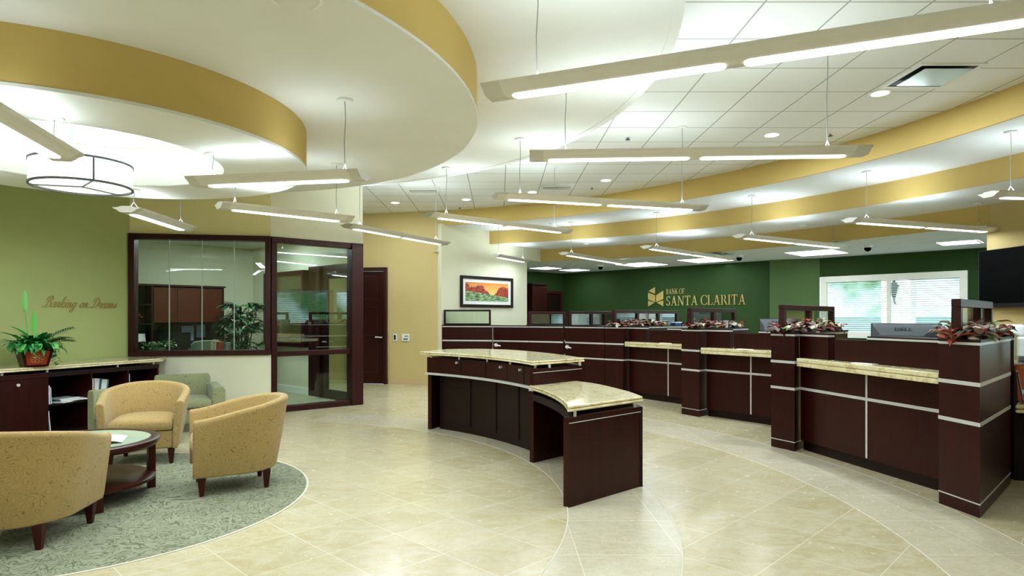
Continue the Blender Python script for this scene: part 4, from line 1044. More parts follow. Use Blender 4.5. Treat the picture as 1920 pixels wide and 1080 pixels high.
# ------------------------------------------------------------------ cursive and serif lettering
CUR = {
 'a': (.98, [[(.78, .82), (.5, 1), (.14, .72), (.08, .25), (.28, 0), (.55, .2), (.78, .85)], [(.8, .98), (.72, .3), (.82, .0), (1.02, .2)]]),
 'n': (.98, [[(0, .7), (.14, 1), (.2, .7), (.14, 0)], [(.16, .45), (.42, .98), (.62, .85), (.6, .4), (.64, .03), (.82, .03), (1.0, .25)]]),
 'm': (1.4, [[(0, .7), (.14, 1), (.2, .7), (.14, 0)], [(.16, .45), (.38, .98), (.54, .85), (.52, 0)], [(.53, .45), (.78, .98), (.96, .85), (.94, .4), (.98, .03), (1.16, .03), (1.4, .25)]]),
 'k': (.92, [[(0, .25), (.3, 1.2), (.36, 1.9), (.24, 2.05), (.14, 1.5), (.1, 0)], [(.12, .45), (.45, .98), (.58, .78), (.22, .5), (.42, .2), (.62, 0), (.92, .25)]]),
 'i': (.5, [[(0, .5), (.15, 1), (.13, .25), (.26, 0), (.5, .25)], [(.2, 1.42), (.26, 1.5), (.24, 1.42)]]),
 'g': (.95, [[(.74, .82), (.45, 1), (.12, .72), (.06, .25), (.28, 0), (.54, .2), (.74, .85)], [(.76, .98), (.68, 0), (.55, -.75), (.25, -.9), (.08, -.6), (.5, -.1), (.98, .25)]]),
 'o': (.92, [[(.5, 1), (.12, .75), (.06, .28), (.32, 0), (.66, .25), (.72, .7), (.5, 1), (.62, .8), (.95, .85)]]),
 'r': (.75, [[(0, .35), (.2, 1.1), (.32, .92), (.56, .95), (.5, .4), (.58, .02), (.78, .25)]]),
 'e': (.72, [[(0, .25), (.42, .5), (.58, .82), (.36, 1), (.1, .7), (.1, .25), (.36, 0), (.75, .28)]]),
 's': (.62, [[(0, .25), (.36, 1.05), (.42, .65), (.5, .25), (.3, 0), (.05, .18)]]),
 'B': (1.35, [[(.62, 1.95), (.5, 1), (.3, .15), (-.1, .05), (-.35, .15)], [(.1, 1.35), (.2, 1.9), (.75, 2.2), (1.15, 1.8), (.95, 1.25), (.5, 1.1), (1.05, .95), (1.2, .45), (.85, .02), (.3, .05)]]),
 'D': (1.5, [[(.62, 1.95), (.5, 1), (.3, .15), (0, .05), (-.2, .2)], [(-.05, 1.3), (.15, 1.9), (.75, 2.1), (1.3, 1.6), (1.25, .7), (.75, .05), (.3, 0), (0, .15)]]),
 ' ': (.8, []),
}
def cursive(txt, xh, slant=.45, pen=.05, depth=.008):
    mb = MB(); mb.recalc = False; x = 0.
    for ch in txt:
        adv, strokes = CUR[ch]
        for st in strokes:
            pts = catmull([(p[0] + x + p[1] * slant, p[1]) for p in st], 6)
            for (a, b), (c_, d_) in zip(pts, pts[1:]):
                dx, dy = c_ - a, d_ - b; Ln = math.hypot(dx, dy) or 1
                wd = pen * (.55 + 1.2 * abs(dx * -.35 + dy * .94) / Ln); nx, ny = -dy / Ln * wd, dx / Ln * wd
                q = [(a + nx, b + ny), (c_ + nx, d_ + ny), (c_ - nx, d_ - ny), (a - nx, b - ny)]
                mb.add([(u * xh, 0, v * xh) for u, v in q] + [(u * xh, -depth, v * xh) for u, v in q], [(0, 1, 2, 3), (7, 6, 5, 4), (0, 4, 5, 1), (1, 5, 6, 2), (2, 6, 7, 3), (3, 7, 4, 0)])
        x += adv
    return mb, x * xh
def serif(txt, H, depth=.012, gap=.16):
    """roman capitals from thick and thin strokes with serifs; unit cap height"""
    TH, TN, SR = .15, .07, .05
    def bar(x0, y0, x1, y1, w): 
        dx, dy = x1 - x0, y1 - y0; L = math.hypot(dx, dy); nx, ny = -dy / L * w / 2, dx / L * w / 2
        return [(x0 + nx, y0 + ny), (x1 + nx, y1 + ny), (x1 - nx, y1 - ny), (x0 - nx, y0 - ny)]
    def sf(x, y, w=.34): return bar(x - w / 2, y, x + w / 2, y, SR)
    def bow(cx, cy, rx, ry, a0, a1, thick=TH, n=14):
        out = []
        for k in range(n):
            q = []
            for a in (a0 + (a1 - a0) * k / n, a0 + (a1 - a0) * (k + 1) / n):
                r_ = math.radians(a); w = TN + (thick - TN) * abs(math.cos(r_)) ** 1.5
                q.append(((cx + rx * math.cos(r_), cy + ry * math.sin(r_)), (cx + (rx - w) * math.cos(r_), cy + (ry - w * .75) * math.sin(r_))))
            out.append([q[0][0], q[1][0], q[1][1], q[0][1]])
        return out
    G = {
     'I': (.34, [bar(.17, 0, .17, 1, TH), sf(.17, .025), sf(.17, .975)]),
     'T': (.8, [bar(.4, 0, .4, 1, TH), sf(.4, .025, .38), bar(.02, .96, .78, .96, .08), bar(.045, .98, .045, .74, .05), bar(.755, .98, .755, .74, .05)]),
     'L': (.66, [bar(.16, 0, .16, 1, TH), sf(.16, .975), bar(0, .03, .62, .03, .06), bar(.6, 0, .62, .28, .05)]),
     'A': (.9, [bar(.17, 0, .45, 1, TN), bar(.73, 0, .45, 1, TH), bar(.26, .34, .62, .34, TN), sf(.15, .025, .28), sf(.75, .025, .32)]),
     'N': (.92, [bar(.15, 0, .15, 1, TN), bar(.15, 1, .77, 0, TH), bar(.77, 0, .77, 1, TN), sf(.15, .025, .28), sf(.1, .975, .24), sf(.77, .975, .28)]),
     'K': (.84, [bar(.16, 0, .16, 1, TH), sf(.16, .025), sf(.16, .975), bar(.2, .42, .66, 1, TN), bar(.32, .58, .74, 0, TH), sf(.66, .975, .26), sf(.76, .025, .26)]),
     'F': (.66, [bar(.16, 0, .16, 1, TH), sf(.16, .025), bar(0, .97, .62, .97, .06), bar(.6, 1, .6, .76, .05), bar(.16, .52, .48, .52, TN), bar(.48, .62, .48, .42, .05)]),
     'R': (.82, [bar(.16, 0, .16, 1, TH), sf(.16, .025), sf(.12, .975, .24), bar(.42, .48, .74, 0, TH), sf(.76, .025, .22)] + bow(.34, .75, .3, .25, -90, 90)),
     'B': (.72, [bar(.16, 0, .16, 1, TH), bar(0, .025, .34, .025, SR), bar(0, .975, .3, .975, SR)] + bow(.32, .76, .27, .24, -90, 90) + bow(.34, .27, .32, .27, -90, 90)),
     'O': (.94, bow(.47, .5, .47, .52, 0, 360, TH, 30)),
     'C': (.84, bow(.48, .5, .48, .52, 42, 318, TH, 24) + [bar(.82, .98, .82, .7, .05), bar(.82, .28, .82, .05, .04)]),
     'S': (.6, bow(.3, .745, .25, .255, 20, 270, .11, 16) + bow(.3, .265, .27, .265, -160, 90, .12, 16) + [bar(.53, .98, .53, .74, .045), bar(.05, .26, .05, .02, .045)]),
     ' ': (.28, []),
    }
    mb = MB(); mb.recalc = False; x = 0.
    for ch in txt:
        adv, polys = G[ch]
        for q in polys:
            mb.add([((u + x) * H, 0, v * H) for u, v in q] + [((u + x) * H, -depth, v * H) for u, v in q], [(0, 1, 2, 3), (7, 6, 5, 4), (0, 4, 5, 1), (1, 5, 6, 2), (2, 6, 7, 3), (3, 7, 4, 0)])
        x += adv + gap * .35
    return mb, (x - gap * .35) * H
def on_line(px, A, d):
    """plan point of the image column px on the line A + d t"""
    u = (px - PX) / F; A = Vector(A); d = Vector(d); t = (u * A.y - A.x) / (d.x - u * d.y); return A + d * t
# "Banking on Dreams" on the green wall
p0, p1 = on_line(78, GA, gd), on_line(221, GA, gd)
cmb, cw = cursive('Banking on Dreams', 1.0)
xh = (p1 - p0).length / (cw + .9); cmb, cw = cursive('Banking on Dreams', xh, pen=.07)
zb = EYE + (PY - 575.5) / F * p0.y
o = obj('wall_lettering', cmb, 'bronze', smooth=0); q = p0 + gn * .004 + gd * (.35 * xh); o.location = (q.x, q.y, zb); o.rotation_euler = (0, 0, math.atan2(gd.y, gd.x))
tag(o, 'gold script lettering Banking on Dreams on the green lounge wall', 'sign')
# gold sign behind the tellers
sdv = (Vector(T2) - Vector(T1)).normalized(); sn = Vector((-sdv.y, sdv.x)) * -1
if sn.dot(Vector((0, -1))) < 0: sn = -sn
sa, sb = on_line(1249.5, T1, sdv), on_line(1399, T1, sdv)
_, w1_ = serif('SANTA CLARITA', 1.0); H = (sb - sa).length / w1_
zs = EYE + (PY - 573) / F * sa.y
sg = thing('wall_sign', 'gold emblem and letters BANK OF SANTA CLARITA on the dark green wall', 'sign', tuple(sa + sn * .01) + (zs,), math.atan2(sdv.y, sdv.x))
Hz = 17.5 / F * sa.y
m1, _ = serif('SANTA CLARITA', H); m1.v = [(v[0], v[1], v[2] * Hz / H) for v in m1.v]
obj('letters', m1, 'brass', sg, smooth=0)
m2, w2_ = serif('BANK OF', 1.0); h2 = .092 * 1.0
tw = (on_line(1284, T1, sdv) - sa).length; m2.v = [(v[0] * tw / w2_, v[1] * .02, v[2] * Hz * .56 + Hz * 1.22) for v in m2.v]
obj('small_letters', m2, 'brass', sg, smooth=0)
la = (on_line(1216, T1, sdv) - sa).length * -1; lb = (on_line(1244.5, T1, sdv) - sa).length * -1; lw = lb - la
mb = MB(); zz0, zz1 = -.02, 38 / F * sa.y - .02; lh = zz1 - zz0
def lp(u, v): return (la + u * lw, zz0 + v * lh)
for q in ([(0, .02), (.0, .26), (.46, .2)], [(1, .02), (1, .26), (.54, .2)], [(0, .3), (.46, .22), (.46, .48), (0, .66)], [(1, .3), (.54, .22), (.54, .48), (1, .66)],
          [(0, .42), (.46, .24), (.46, .6), (0, .72)], [(.54, .24), (1, .42), (1, .78), (.54, .6)], [(0, .76), (.46, .64), (.5, .98), (.05, .78)]):
    pass
for q in ([(0, .0), (0, .30), (.44, .20)], [(1, .0), (1, .30), (.56, .20)], [(0, .36), (.47, .22), (.47, .56), (0, .70)], [(1, .36), (.53, .22), (.53, .56), (1, .78)], [(.02, .78), (.46, .63), (.46, .98)]):
    P_ = [lp(u, v) for u, v in q]; n_ = len(P_)
    mb.add([(x, 0, z) for x, z in P_] + [(x, -.015, z) for x, z in P_], [tuple(range(n_)), tuple(range(2 * n_ - 1, n_ - 1, -1))] + [(i, (i + 1) % n_, n_ + (i + 1) % n_, n_ + i) for i in range(n_)])
obj('emblem', mb, 'bronze', sg, smooth=0)

# ------------------------------------------------------------------ things on the walls
pa, pb_ = on_line(862, PWA, D45), on_line(960, PWA, D45); pm = (pa + pb_) / 2; pw = (pb_ - pa).length
z1_, z0_ = EYE + (PY - 516) / F * pa.y, EYE + (PY - 575.5) / F * pa.y; ph = z1_ - z0_
wn = Vector((.7071, -.7071))
t = thing('framed_picture', 'framed autumn landscape print with white mat on the cream wall', 'picture', tuple(pm + wn * .0) + ((z0_ + z1_) / 2,), PI / 4)
obj('frame', MB().box((0, -.025, ph / 2 - .03), (pw, .04, .06)).box((0, -.025, -ph / 2 + .03), (pw, .04, .06)).box((-pw / 2 + .03, -.025, 0), (.06, .04, ph - .12)).box((pw / 2 - .03, -.025, 0), (.06, .04, ph - .12)), 'mahogany_dark', t, bevel=.006)
obj('mat_board', MB().box((0, -.012, 0), (pw - .11, .01, ph - .11)), 'paper', t, smooth=0)
art_o = obj('print', MB().box((0, -.019, .0), (pw * .82, .004, ph * .60)), 'art', t, smooth=0)
for px, py, w_, h_, nm, lab, cat in ((741, 632.5, .075, .15, 'card_reader', 'small black and white card reader on the yellow wall beside the door', 'card reader'), (761, 633, .16, .15, 'thermostat', 'white keypad thermostat on the yellow wall', 'thermostat')):
    a = plan(px); q = rp(a, rad1(a) - .012); z = EYE + (PY - py) / F * q[1]; rz_ = math.radians(a) - PI / 2
    t = thing(nm, lab, cat, q + (z,), rz_)
    obj('housing', MB().box((0, 0, 0), (w_, .025, h_)), 'white_plastic', t, bevel=.006)
    if nm == 'card_reader': obj('reader_face', MB().box((0, -.016, 0), (.04, .01, .1)), 'black', t, bevel=.004)
    else:
        obj('display', MB().box((.02, -.014, .03), (.08, .006, .03)), plain('lcd', '#7f9a6a', .3), t, smooth=0)
        obj('button', MB().box((0, -.014, -.03), (.1, .006, .03)), 'grey_plastic', t, smooth=0)
tvz0, tvz1 = 1.53, 2.36
t = thing('television', 'large black flat television on the yellow wall at the right edge', 'television', (7.02, 8.45, tvz0), -PI / 2 + .02)
obj('screen', MB().box((0, -.03, (tvz1 - tvz0) / 2 + .03), (1.42, .01, tvz1 - tvz0 - .08)), 'black_gloss', t, smooth=0)
obj('bezel', MB().box((0, .01, (tvz1 - tvz0) / 2), (1.5, .07, tvz1 - tvz0)), 'black', t, bevel=.02)
obj('wall_mount', MB().box((0, .3, (tvz1 - tvz0) / 2), (.3, .55, .2)), 'dark_plastic', t)
# copier on a stand
t = thing('printer_stand', 'dark wood printer stand behind the nearest partition', 'cabinet', (6.0, 7.05, 0), -.5)
obj('carcass', MB().box((0, 0, .42), (.8, .7, .84)), 'mahogany_dark', t); obj('top', MB().box((0, 0, .855), (.86, .76, .03)), 'mahogany', t)
t = thing('printer', 'white desktop printer behind the leaf garland at the right edge', 'printer', (6.0, 7.05, .87), -.5)
obj('body', MB().box((0, 0, .16), (.62, .5, .32)), 'white_plastic', t, bevel=.03, segs=3)
obj('lid', MB().frustum((0, 0), (.6, .48), (.5, .4), .32, .45), 'white_plastic', t, bevel=.03, segs=3)
obj('control_panel', MB().box((-.05, -.2, .455), (.2, .1, .012)), navy, t, bevel=.004)
obj('paper_tray', MB().box((0, -.27, .08), (.44, .06, .06)), 'grey_plastic', t, bevel=.006)
# dark furniture at the back left of the teller area
tl = (Vector(T1) - Vector((-1.2, 16.6))).normalized()
q = on_line(1032, Vector((-1.2, 16.6)) + Vector((.12, -.12)), tl)
t = thing('dark_door', 'dark wood door in the green wall behind the swing gates', 'door', tuple(q) + (0,), math.atan2(tl.y, tl.x)); 
obj('frame', MB().box((-.42, 0, 1.05), (.08, .1, 2.1)).box((.42, 0, 1.05), (.08, .1, 2.1)).box((0, 0, 2.14), (.92, .1, .08)), 'frame_wood', t)
obj('door_leaf', MB().box((0, .02, 1.05), (.76, .05, 2.1)), 'mahogany_dark', t)
q = on_line(1001, Vector((-.2, 16.6)), tl)
t = thing('tall_cabinet', 'tall dark wood cabinet just right of the cream picture wall', 'cabinet', tuple(q) + (0,), math.atan2(tl.y, tl.x))
obj('carcass', MB().box((0, .02, 1.15), (.6, .46, 2.3)), 'mahogany', t); obj('cornice', MB().box((0, 0, 2.315), (.64, .52, .03)), 'mahogany_dark', t)
obj('door', MB().box((0, -.225, 1.15), (.56, .02, 2.2)), 'mahogany', t, bevel=.004)

# ------------------------------------------------------------------ lounge seating
def barrel_proto(label, loc, rz):
    t = thing('barrel_chair', label, 'armchair', loc, rz, 'gold barrel chairs')
    N = 44; rings = []
    def path(u):
        # u 0..1 from the front of one arm round the back to the other (chair faces -Y)
        if u < .22: k = u / .22; return Vector((-.365, -.34 + .34 * k)), Vector((-1, 0))
        if u > .78: k = (u - .78) / .22; return Vector((.365, -.34 * k)), Vector((1, 0))
        a = PI - (u - .22) / .56 * PI; p = Vector((.365 * math.cos(a), .37 * math.sin(a))); return p, Vector((math.cos(a) / .365, math.sin(a) / .37)).normalized()
    for i in range(N + 1):
        u = i / N; p, n = path(u); b = max(0, math.sin(PI * u)); zt = .605 + .135 * b ** 1.6; fl = .045 * b
        prof = [(-.055, .15), (-.045, .2), (-.02 + fl * .3, .40), (fl * .8, zt - .05), (fl, zt - .022), (-.012 + fl, zt - .006), (-.035 + fl, zt), (-.06 + fl, zt - .006), (-.075 + fl, zt - .025), (-.085 + fl * .6, .44), (-.095, .3), (-.095, .15)]
        rings.append([(p.x + n.x * o, p.y + n.y * o, z) for o, z in prof])
    obj('shell', MB().loft(rings), 'fabric_gold', t, smooth=55, bevel=.012, segs=2)
    pl2 = [(.272 * math.cos(a), .02 + .255 * math.sin(a)) for a in [PI * k / 20 for k in range(21)]]
    base = [(-.272, -.315)] + list(reversed(pl2)) + [(.272, -.315)]
    obj('seat_base', MB().prism(base, .15, .325), 'fabric_gold', t, bevel=.015)
    cush = [(-.268, -.335)] + [(x * .985, y * .985) for x, y in reversed(pl2)] + [(.268, -.335), (.0, -.352)]
    rg = [[(x * k, y * k, z) for x, y in cush] for k, z in ((.97, .328), (1, .35), (1, .395), (.97, .42), (.85, .437), (.5, .45), (.15, .453))]
    obj('seat_cushion', MB().loft(rg), 'fabric_gold', t, smooth=55)
    for sx, sy in ((-.255, -.275), (.255, -.275), (.205, .21), (-.205, .21)):
        obj('leg', MB().frustum((sx, sy), (.032, .032), (.062, .062), 0, .152), 'leg_wood', t, bevel=.003)
    return t
def face(dx, dy): return math.atan2(dy, dx) + PI / 2
CZ = .005
ch = barrel_proto('gold patterned barrel chair seen from behind at the left edge, nearest the camera', (-2.99, 3.98, CZ), face(-.12, 1))
dup(ch, (-3.47, 6.21, CZ), face(.36, -.93), 'gold patterned barrel chair facing the camera across the round table')
dup(ch, (-2.19, 5.27, CZ), face(-.88, -.47), 'gold patterned barrel chair seen from behind, right of the round table')
def club(label, loc, rz, bh=.555, aw=.0):
    t = thing('club_chair', label, 'armchair', loc, rz, 'green club chairs')
    for s in (-1, 1):
        rg = [[(s * .36 + x * .075, y, z + zz) for x, zz in ((-1, 0), (1, 0), (1.0, .40 + aw), (.75, .44 + aw), (-.75, .44 + aw), (-1.0, .40 + aw))] for y, z in ((-.36, .1), (.36, .1))]
        obj('arm', MB().loft(rg), 'fabric_green', t, bevel=.015, segs=3)
    rg = [[(x * w_, y + z * .12, .1 + z) for x, y in ((-1, .24), (1, .24), (1, .40), (-1, .40))] for z, w_ in ((0, .285), (bh * .6, .285), (bh * .8, .285), (bh * .8 + .002, .325), (bh - .03, .325))]
    rg.append([(x * .31, y + .56 * .12, .1 + bh) for x, y in ((-1, .265), (1, .265), (1, .37), (-1, .37))])
    obj('backrest', MB().loft(rg), 'fabric_green', t, bevel=.02, segs=3)
    obj('seat_base', MB().box((0, -.04, .195), (.57, .6, .19)), 'fabric_green', t, bevel=.012)
    rg = [[(x * .282 * k, -.06 + y * .30 * k, z) for x, y in ((-1, -1), (-.5, -1.03), (0, -1.04), (.5, -1.03), (1, -1), (1, .9), (-1, .9))] for k, z in ((.96, .292), (1, .31), (1, .37), (.96, .39), (.7, .405), (.2, .41))]
    obj('seat_cushion', MB().loft(rg), 'fabric_green', t, smooth=50, bevel=.01)
    for sx in (-1, 1):
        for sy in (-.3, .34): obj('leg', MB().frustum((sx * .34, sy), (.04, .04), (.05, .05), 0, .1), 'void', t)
    return t
g1 = club('green patterned club chair beneath the office window', (-3.95, 7.94, 0), face(.5, -.87))
g2 = club('green patterned club chair hidden behind the gold chair, one arm showing', (-3.99, 6.93, 0), face(-.5, -.87), .48, .07); g2.scale = (.85, .85, 1)
# round table
t = thing('coffee_table', 'round dark wood coffee table with glass inset and lower shelf', 'table', (CEN[0], CEN[1], CZ))
obj('rim', MB().lathe([(.505, .395), (.515, .40), (.53, .425), (.53, .445), (.515, .452), (.465, .452), (.465, .395)], n=64, closed=True), 'leg_wood', t, smooth=50)
obj('glass_inset', MB().lathe([(.466, .438), (.466, .448)], n=64), plain('frosted_glass', '#a9bda4', .12, 0, .6, .05), t, smooth=0)
obj('shelf', MB().lathe([(.485, .12), (.495, .125), (.495, .145), (.485, .15)], n=64), 'leg_wood', t, smooth=50)
for k in range(4):
    a = PI / 4 + k * PI / 2; x, y = .485 * math.cos(a), .485 * math.sin(a)
    obj('leg', MB().box((x, y, .2), (.055, .055, .4), a), 'leg_wood', t, bevel=.004)
for k, (x, y, r_, lab) in enumerate(((.13, -.05, .4, 'open white magazine on the round glass table'), )):
    m_ = thing('magazine', lab, 'magazine', (CEN[0] + x, CEN[1] + y, CZ + .4525), r_)
    rows = [[(xx * .2, yy * .14, .004 + .02 * math.sin(min(1, abs(xx)) * PI) * .8) for xx in [i / 8 - 1 for i in range(17)]] for yy in (-1, 1)]
    rows2 = [[(p_[0], p_[1], p_[2] - .004) for p_ in r] for r in rows]
    obj('pages', MB().grid(rows).grid(rows2), 'paper', m_, smooth=60)
    obj('printed_panel', MB().box((-.1, .0, .022), (.12, .16, .001)), plain('printed', '#8a96a0', .5, 0, .3, .3, 30), m_, smooth=0)

# ------------------------------------------------------------------ inside the office
ob = (OD - OE).normalized(); obn = Vector((ob.y, -ob.x)); orz = math.atan2(ob.y, ob.x)
ha, hb = on_line(236, OE + obn * .4, ob), on_line(421, OE + obn * .4, ob); hm = (ha + hb) / 2 - obn * .2; hw = (hb - ha).length
t = thing('office_hutch', 'reddish wood office hutch with shelves and cupboards behind the window', 'cabinet', tuple(hm) + (0,), orz)
ZH = 1.96
obj('back_panel', MB().box((0, .17, .98), (hw, .02, ZH)), 'mahogany_dark', t)
red_w = wood('red_wood', '#451a12', '#65291a', .25)
for x in (-hw / 2 + .02, -hw / 2 + .42, hw / 2 - .02): obj('upright', MB().box((x, 0, ZH / 2), (.03, .38, ZH)), 'frame_wood', t)
obj('top', MB().box((0, 0, ZH + .015), (hw + .04, .42, .03)), 'frame_wood', t)
for z in (.95, 1.28, 1.62): obj('shelf', MB().box((-hw / 2 + .22, 0, z), (.37, .34, .02)), 'mahogany_dark', t)
x0 = -hw / 2 + .44; cw_ = (hw - .48) / 3
for k in range(3): obj('cupboard_door', MB().box((x0 + cw_ * (k + .5), -.18, 1.62), (cw_ - .006, .02, .62)), red_w, t, bevel=.003)
obj('cupboard', MB().box((x0 + cw_ * 1.5, -.0, 1.62), (cw_ * 3, .34, .64)), 'mahogany_dark', t)
obj('desk_surface', MB().box((hw * .1, -.16, .74), (hw * .8 - .04, .7, .04)), 'frame_wood', t)
nt = thing('notice', 'two pale papers pinned below the cupboards in the office', 'paper', tuple(hm + ob * (hw * .17) + obn * -.14) + (1.1,), orz)
obj('sheet', MB().box((0, 0, .0), (.22, .004, .28)), plain('bluish', '#9aa6c8', .6), nt); obj('sheet', MB().box((.24, 0, .04), (.16, .004, .24)), plain('bluish2', '#8d9cc4', .6), nt)
# desk along the window with things on it
wd_ = (Vector(WC) - GB).normalized(); wn_ = Vector((-wd_.y, wd_.x)); wrz = math.atan2(wd_.y, wd_.x)
def wp(t_, o): return Vector(GB) + wd_ * ((Vector(WC) - GB).length * t_) + wn_ * o
q = wp(.42, .55)
t = thing('office_desk', 'dark wood office desk just inside the window', 'desk', tuple(q) + (0,), wrz)
obj('desk_top', MB().box((0, 0, .84), (1.5, .62, .04)), 'frame_wood', t, bevel=.004)
for x in (-.7, .7): obj('side_panel', MB().box((x, 0, .41), (.04, .56, .82)), 'mahogany_dark', t)
obj('modesty_panel', MB().box((0, -.2, .45), (1.36, .02, .5)), 'mahogany_dark', t)
DZ = .86
q = wp(.12, .42); t = thing('desk_plant', 'small variegated leafy plant at the lower left of the office window', 'plant', tuple(q) + (DZ,))
obj('pot', MB().lathe([(.07, 0), (.1, .1), (.09, .1), (.06, .02)], n=24), 'fabric_grey', t)
mb = MB(); mb.recalc = False; rnd = random.Random(5)
for k in range(110):
    a = rnd.uniform(0, 2 * PI); r_ = rnd.uniform(0, .2)
    mb.leaf((r_ * math.cos(a) * 1.2, r_ * math.sin(a) * .6, rnd.uniform(.07, .17)), a, rnd.uniform(0, .9), rnd.uniform(.06, .11), rnd.uniform(.03, .05), 1.2, 3)
obj('leaves', mb, 'variegated', t, smooth=0)['kind'] = 'stuff'
bc = ['#d8c8a8', '#e0d8c8', '#a83a2a', '#c8563a', '#b8482e', '#5a6a80', '#9aa0a8']; bl = ['tan book at the left end of the row', 'cream book second in the row', 'deep red book in the row', 'orange-red book in the row', 'brick red book in the row', 'slate blue book near the right end of the row', 'grey book at the right end of the row']
x = 0
for k in range(7):
    q = wp(.53 + x, .40); w_ = (.04, .028, .03, .03, .035, .028, .03)[k]; h_ = (.2, .2, .175, .175, .175, .16, .16)[k]
    t = thing('book', bl[k] + ' inside the office window', 'book', tuple(q) + (DZ,), wrz, 'books on the office desk')
    obj('cover', MB().box((0, 0, h_ / 2), (w_, .15, h_)), plain('bk%d' % k, bc[k], .5, 0, .3, .1), t, bevel=.003); obj('pages', MB().box((0, .003, h_ / 2 + .001), (w_ * .7, .15, h_ - .004)), 'paper', t, smooth=0)
    x += (w_ + .003) / (Vector(WC) - GB).length
q = wp(.38, 1.15); t = thing('office_chair', 'grey-green office chair with rounded back inside the office', 'chair', tuple(q) + (0,), wrz + .1)
rg = [[(xx * .26 * k, .0 + .04 * (1 - xx * xx) + dy, .97 - .3 + zz) for xx, zz, dy in [(-1, 0, 0), (-.5, -.0, 0), (0, 0, 0), (.5, 0, 0), (1, 0, 0), (1, .25, 0), (.85, .34, 0), (.4, .36, 0), (-.4, .36, 0), (-.85, .34, 0), (-1, .25, 0)]] for k, _ in ((1, 0),)]
bk = [(-.26, 0), (.26, 0), (.27, .25), (.2, .34), (.08, .36), (-.08, .36), (-.2, .34), (-.27, .25)]
obj('backrest', MB().loft([[(x_, y_ + .06 * (x_ / .26) ** 2 * -1, .67 + z_) for x_, z_ in bk] for y_ in (0, .06)]), 'fabric_grey', t, bevel=.015)
obj('seat', MB().box((0, .26, .47), (.5, .48, .08)), 'fabric_grey', t, bevel=.03)
obj('pedestal', MB().tube([(0, .25, .06), (0, .25, .44)], .03).box((0, .25, .05), (.5, .05, .03)).box((0, .25, .05), (.05, .5, .03)), 'black', t)
q = wp(.2, .72); t = thing('desk_monitor', 'dark monitor behind the small plant in the office', 'monitor', tuple(q) + (DZ,), wrz + .2)
obj('screen', MB().box((0, 0, .19), (.42, .03, .24)), 'black', t, bevel=.005); obj('stand', MB().box((0, .02, .05), (.05, .03, .1)).box((0, .0, .006), (.2, .14, .012)), 'black', t)
q = Vector(on_line(259, hm - ob * 1 + obn * .05, ob)); t = thing('flower_vase', 'pink flower in a small dark vase on the office shelf', 'flower', tuple(q) + (1.29,))
obj('vase', MB().lathe([(.02, 0), (.035, .05), (.015, .1), (.02, .11)], n=16), 'black', t)
mb = MB(); mb.recalc = False
for k in range(14): mb.leaf((0, 0, .11), k * 2.4, .2 + .09 * k, .08, .06, .9, 3)
obj('petals', mb, 'pink', t, smooth=0)
q = Vector(on_line(262, hm - ob * 1 + obn * .08, ob)); t = thing('desk_card', 'white card propped on the lower office shelf', 'card', tuple(q) + (.965,), orz)
obj('card', MB().box((0, 0, .08), (.2, .004, .15), 0, Matrix.Rotation(-.4, 4, 'X')), 'paper', t)
# palm in the office corner
q = Vector(OD) + Vector((.35, -.62)); q = Vector(on_line(455, (-4.85, 11.75), (1, 0)))
t = thing('potted_palm', 'tall dark green palm in the office corner', 'plant', tuple(q) + (0,))
obj('pot', MB().lathe([(.14, 0), (.19, .32), (.17, .32), (.12, .04)], n=28), 'mahogany_dark', t)
rnd = random.Random(11); stems = MB(); lv = MB(); lv.recalc = False
for k in range(34):
    a = rnd.uniform(0, 2 * PI); hgt = rnd.uniform(.75, 1.6); sp = rnd.uniform(.06, .3)
    tip = Vector((math.cos(a) * sp, math.sin(a) * sp, hgt)); stems.tube([(math.cos(a) * .05, math.sin(a) * .05, .3), (tip.x * .5, tip.y * .5, hgt * .6), tuple(tip)], .008, 6)
    for j in range(9):
        da_ = (j - 4) * .33; lv.leaf(tuple(tip), a + da_, .75 - abs(j - 4) * .12, rnd.uniform(.26, .38), .075, rnd.uniform(.8, 1.4), 4)
obj('stem', stems, 'leaf_dark', t); obj('fronds', lv, 'leaf_dark', t, smooth=0)['kind'] = 'stuff'
lamp('office_lamp', (-4.3, 10.6, 2.77), (0, 0, 0), (1.2, 1.2), 45)
lamp('corridor_lamp', (-2.6, 11.6, 3.55), (0, 0, 0), (.6, .6), 22)
pq = (WL + WR) / 2 + tn * .9
lamp('porch_fill', (pq.x, pq.y, 2.6), (math.radians(48), 0, math.atan2(td.y, td.x)), (5, .8), 260, (.85, 1, 1))  # area lamp without a fixture, added outside to brighten the columns
lamp('teller_lamp', (4.2, 15.0, 2.7), (0, 0, 0), (3, 1.2), 14)

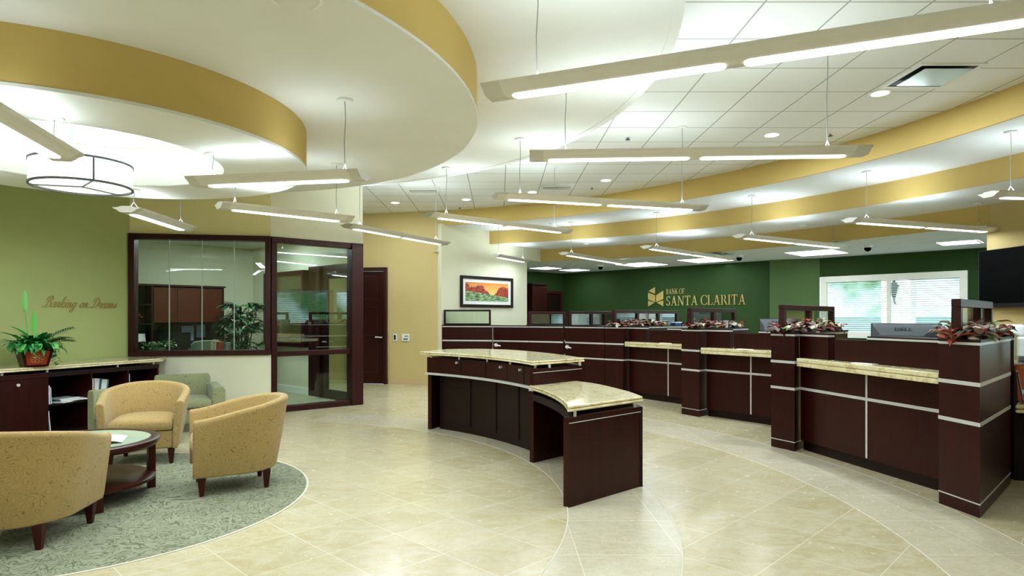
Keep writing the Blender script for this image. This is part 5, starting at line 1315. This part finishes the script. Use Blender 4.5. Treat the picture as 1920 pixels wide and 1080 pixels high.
# ------------------------------------------------------------------ sky, sun and camera
w = bpy.data.worlds.new('sky'); bpy.context.scene.world = w; w.use_nodes = True
nt_ = w.node_tree; nt_.nodes.clear()
o_ = nt_.nodes.new('ShaderNodeOutputWorld'); bg = nt_.nodes.new('ShaderNodeBackground'); tc = nt_.nodes.new('ShaderNodeTexCoord')
sx = nt_.nodes.new('ShaderNodeSeparateXYZ'); nt_.links.new(tc.outputs['Generated'], sx.inputs[0])
nz = nt_.nodes.new('ShaderNodeTexNoise'); nz.inputs['Scale'].default_value = 16; nz.inputs['Detail'].default_value = 6; nt_.links.new(tc.outputs['Generated'], nz.inputs['Vector'])
cr = nt_.nodes.new('ShaderNodeValToRGB'); nt_.links.new(nz.outputs[0], cr.inputs[0])
cr.color_ramp.elements[0].position = .38; cr.color_ramp.elements[0].color = rgb('#2f5f3a'); cr.color_ramp.elements[1].position = .62; cr.color_ramp.elements[1].color = rgb('#bfe0ec')
r2 = nt_.nodes.new('ShaderNodeValToRGB'); nt_.links.new(sx.outputs[2], r2.inputs[0])
r2.color_ramp.elements[0].position = .1; r2.color_ramp.elements[0].color = (0, 0, 0, 1); r2.color_ramp.elements[1].position = .3; r2.color_ramp.elements[1].color = (1, 1, 1, 1)
mx = nt_.nodes.new('ShaderNodeMix'); mx.data_type = 'RGBA'; nt_.links.new(r2.outputs[0], mx.inputs[0]); nt_.links.new(cr.outputs[0], mx.inputs[6]); mx.inputs[7].default_value = rgb('#d6ecff')
nt_.links.new(mx.outputs[2], bg.inputs[0]); bg.inputs[1].default_value = 3.2; nt_.links.new(bg.outputs[0], o_.inputs[0])

cam = bpy.data.cameras.new('camera'); co = bpy.data.objects.new('camera', cam); C.objects.link(co)
co.location = (0, 0, EYE); co.rotation_euler = (PI / 2, 0, 0)
cam.sensor_fit = 'HORIZONTAL'; cam.sensor_width = 36; cam.lens = 36 * F / 1920
cam.shift_x = (960 - PX) / 1920; cam.shift_y = (PY - 540) / 1920; cam.clip_start = .05; cam.clip_end = 200
sc = bpy.context.scene; sc.camera = co
sc.view_settings.view_transform = 'Standard'; sc.view_settings.look = 'None'; sc.view_settings.exposure = 0.42
sc.cycles.use_denoising = True; sc.cycles.max_bounces = 7; sc.cycles.diffuse_bounces = 4; sc.cycles.glossy_bounces = 4; sc.cycles.transparent_max_bounces = 24
sc.cycles.sample_clamp_indirect = 8; sc.cycles.caustics_reflective = False; sc.cycles.caustics_refractive = False
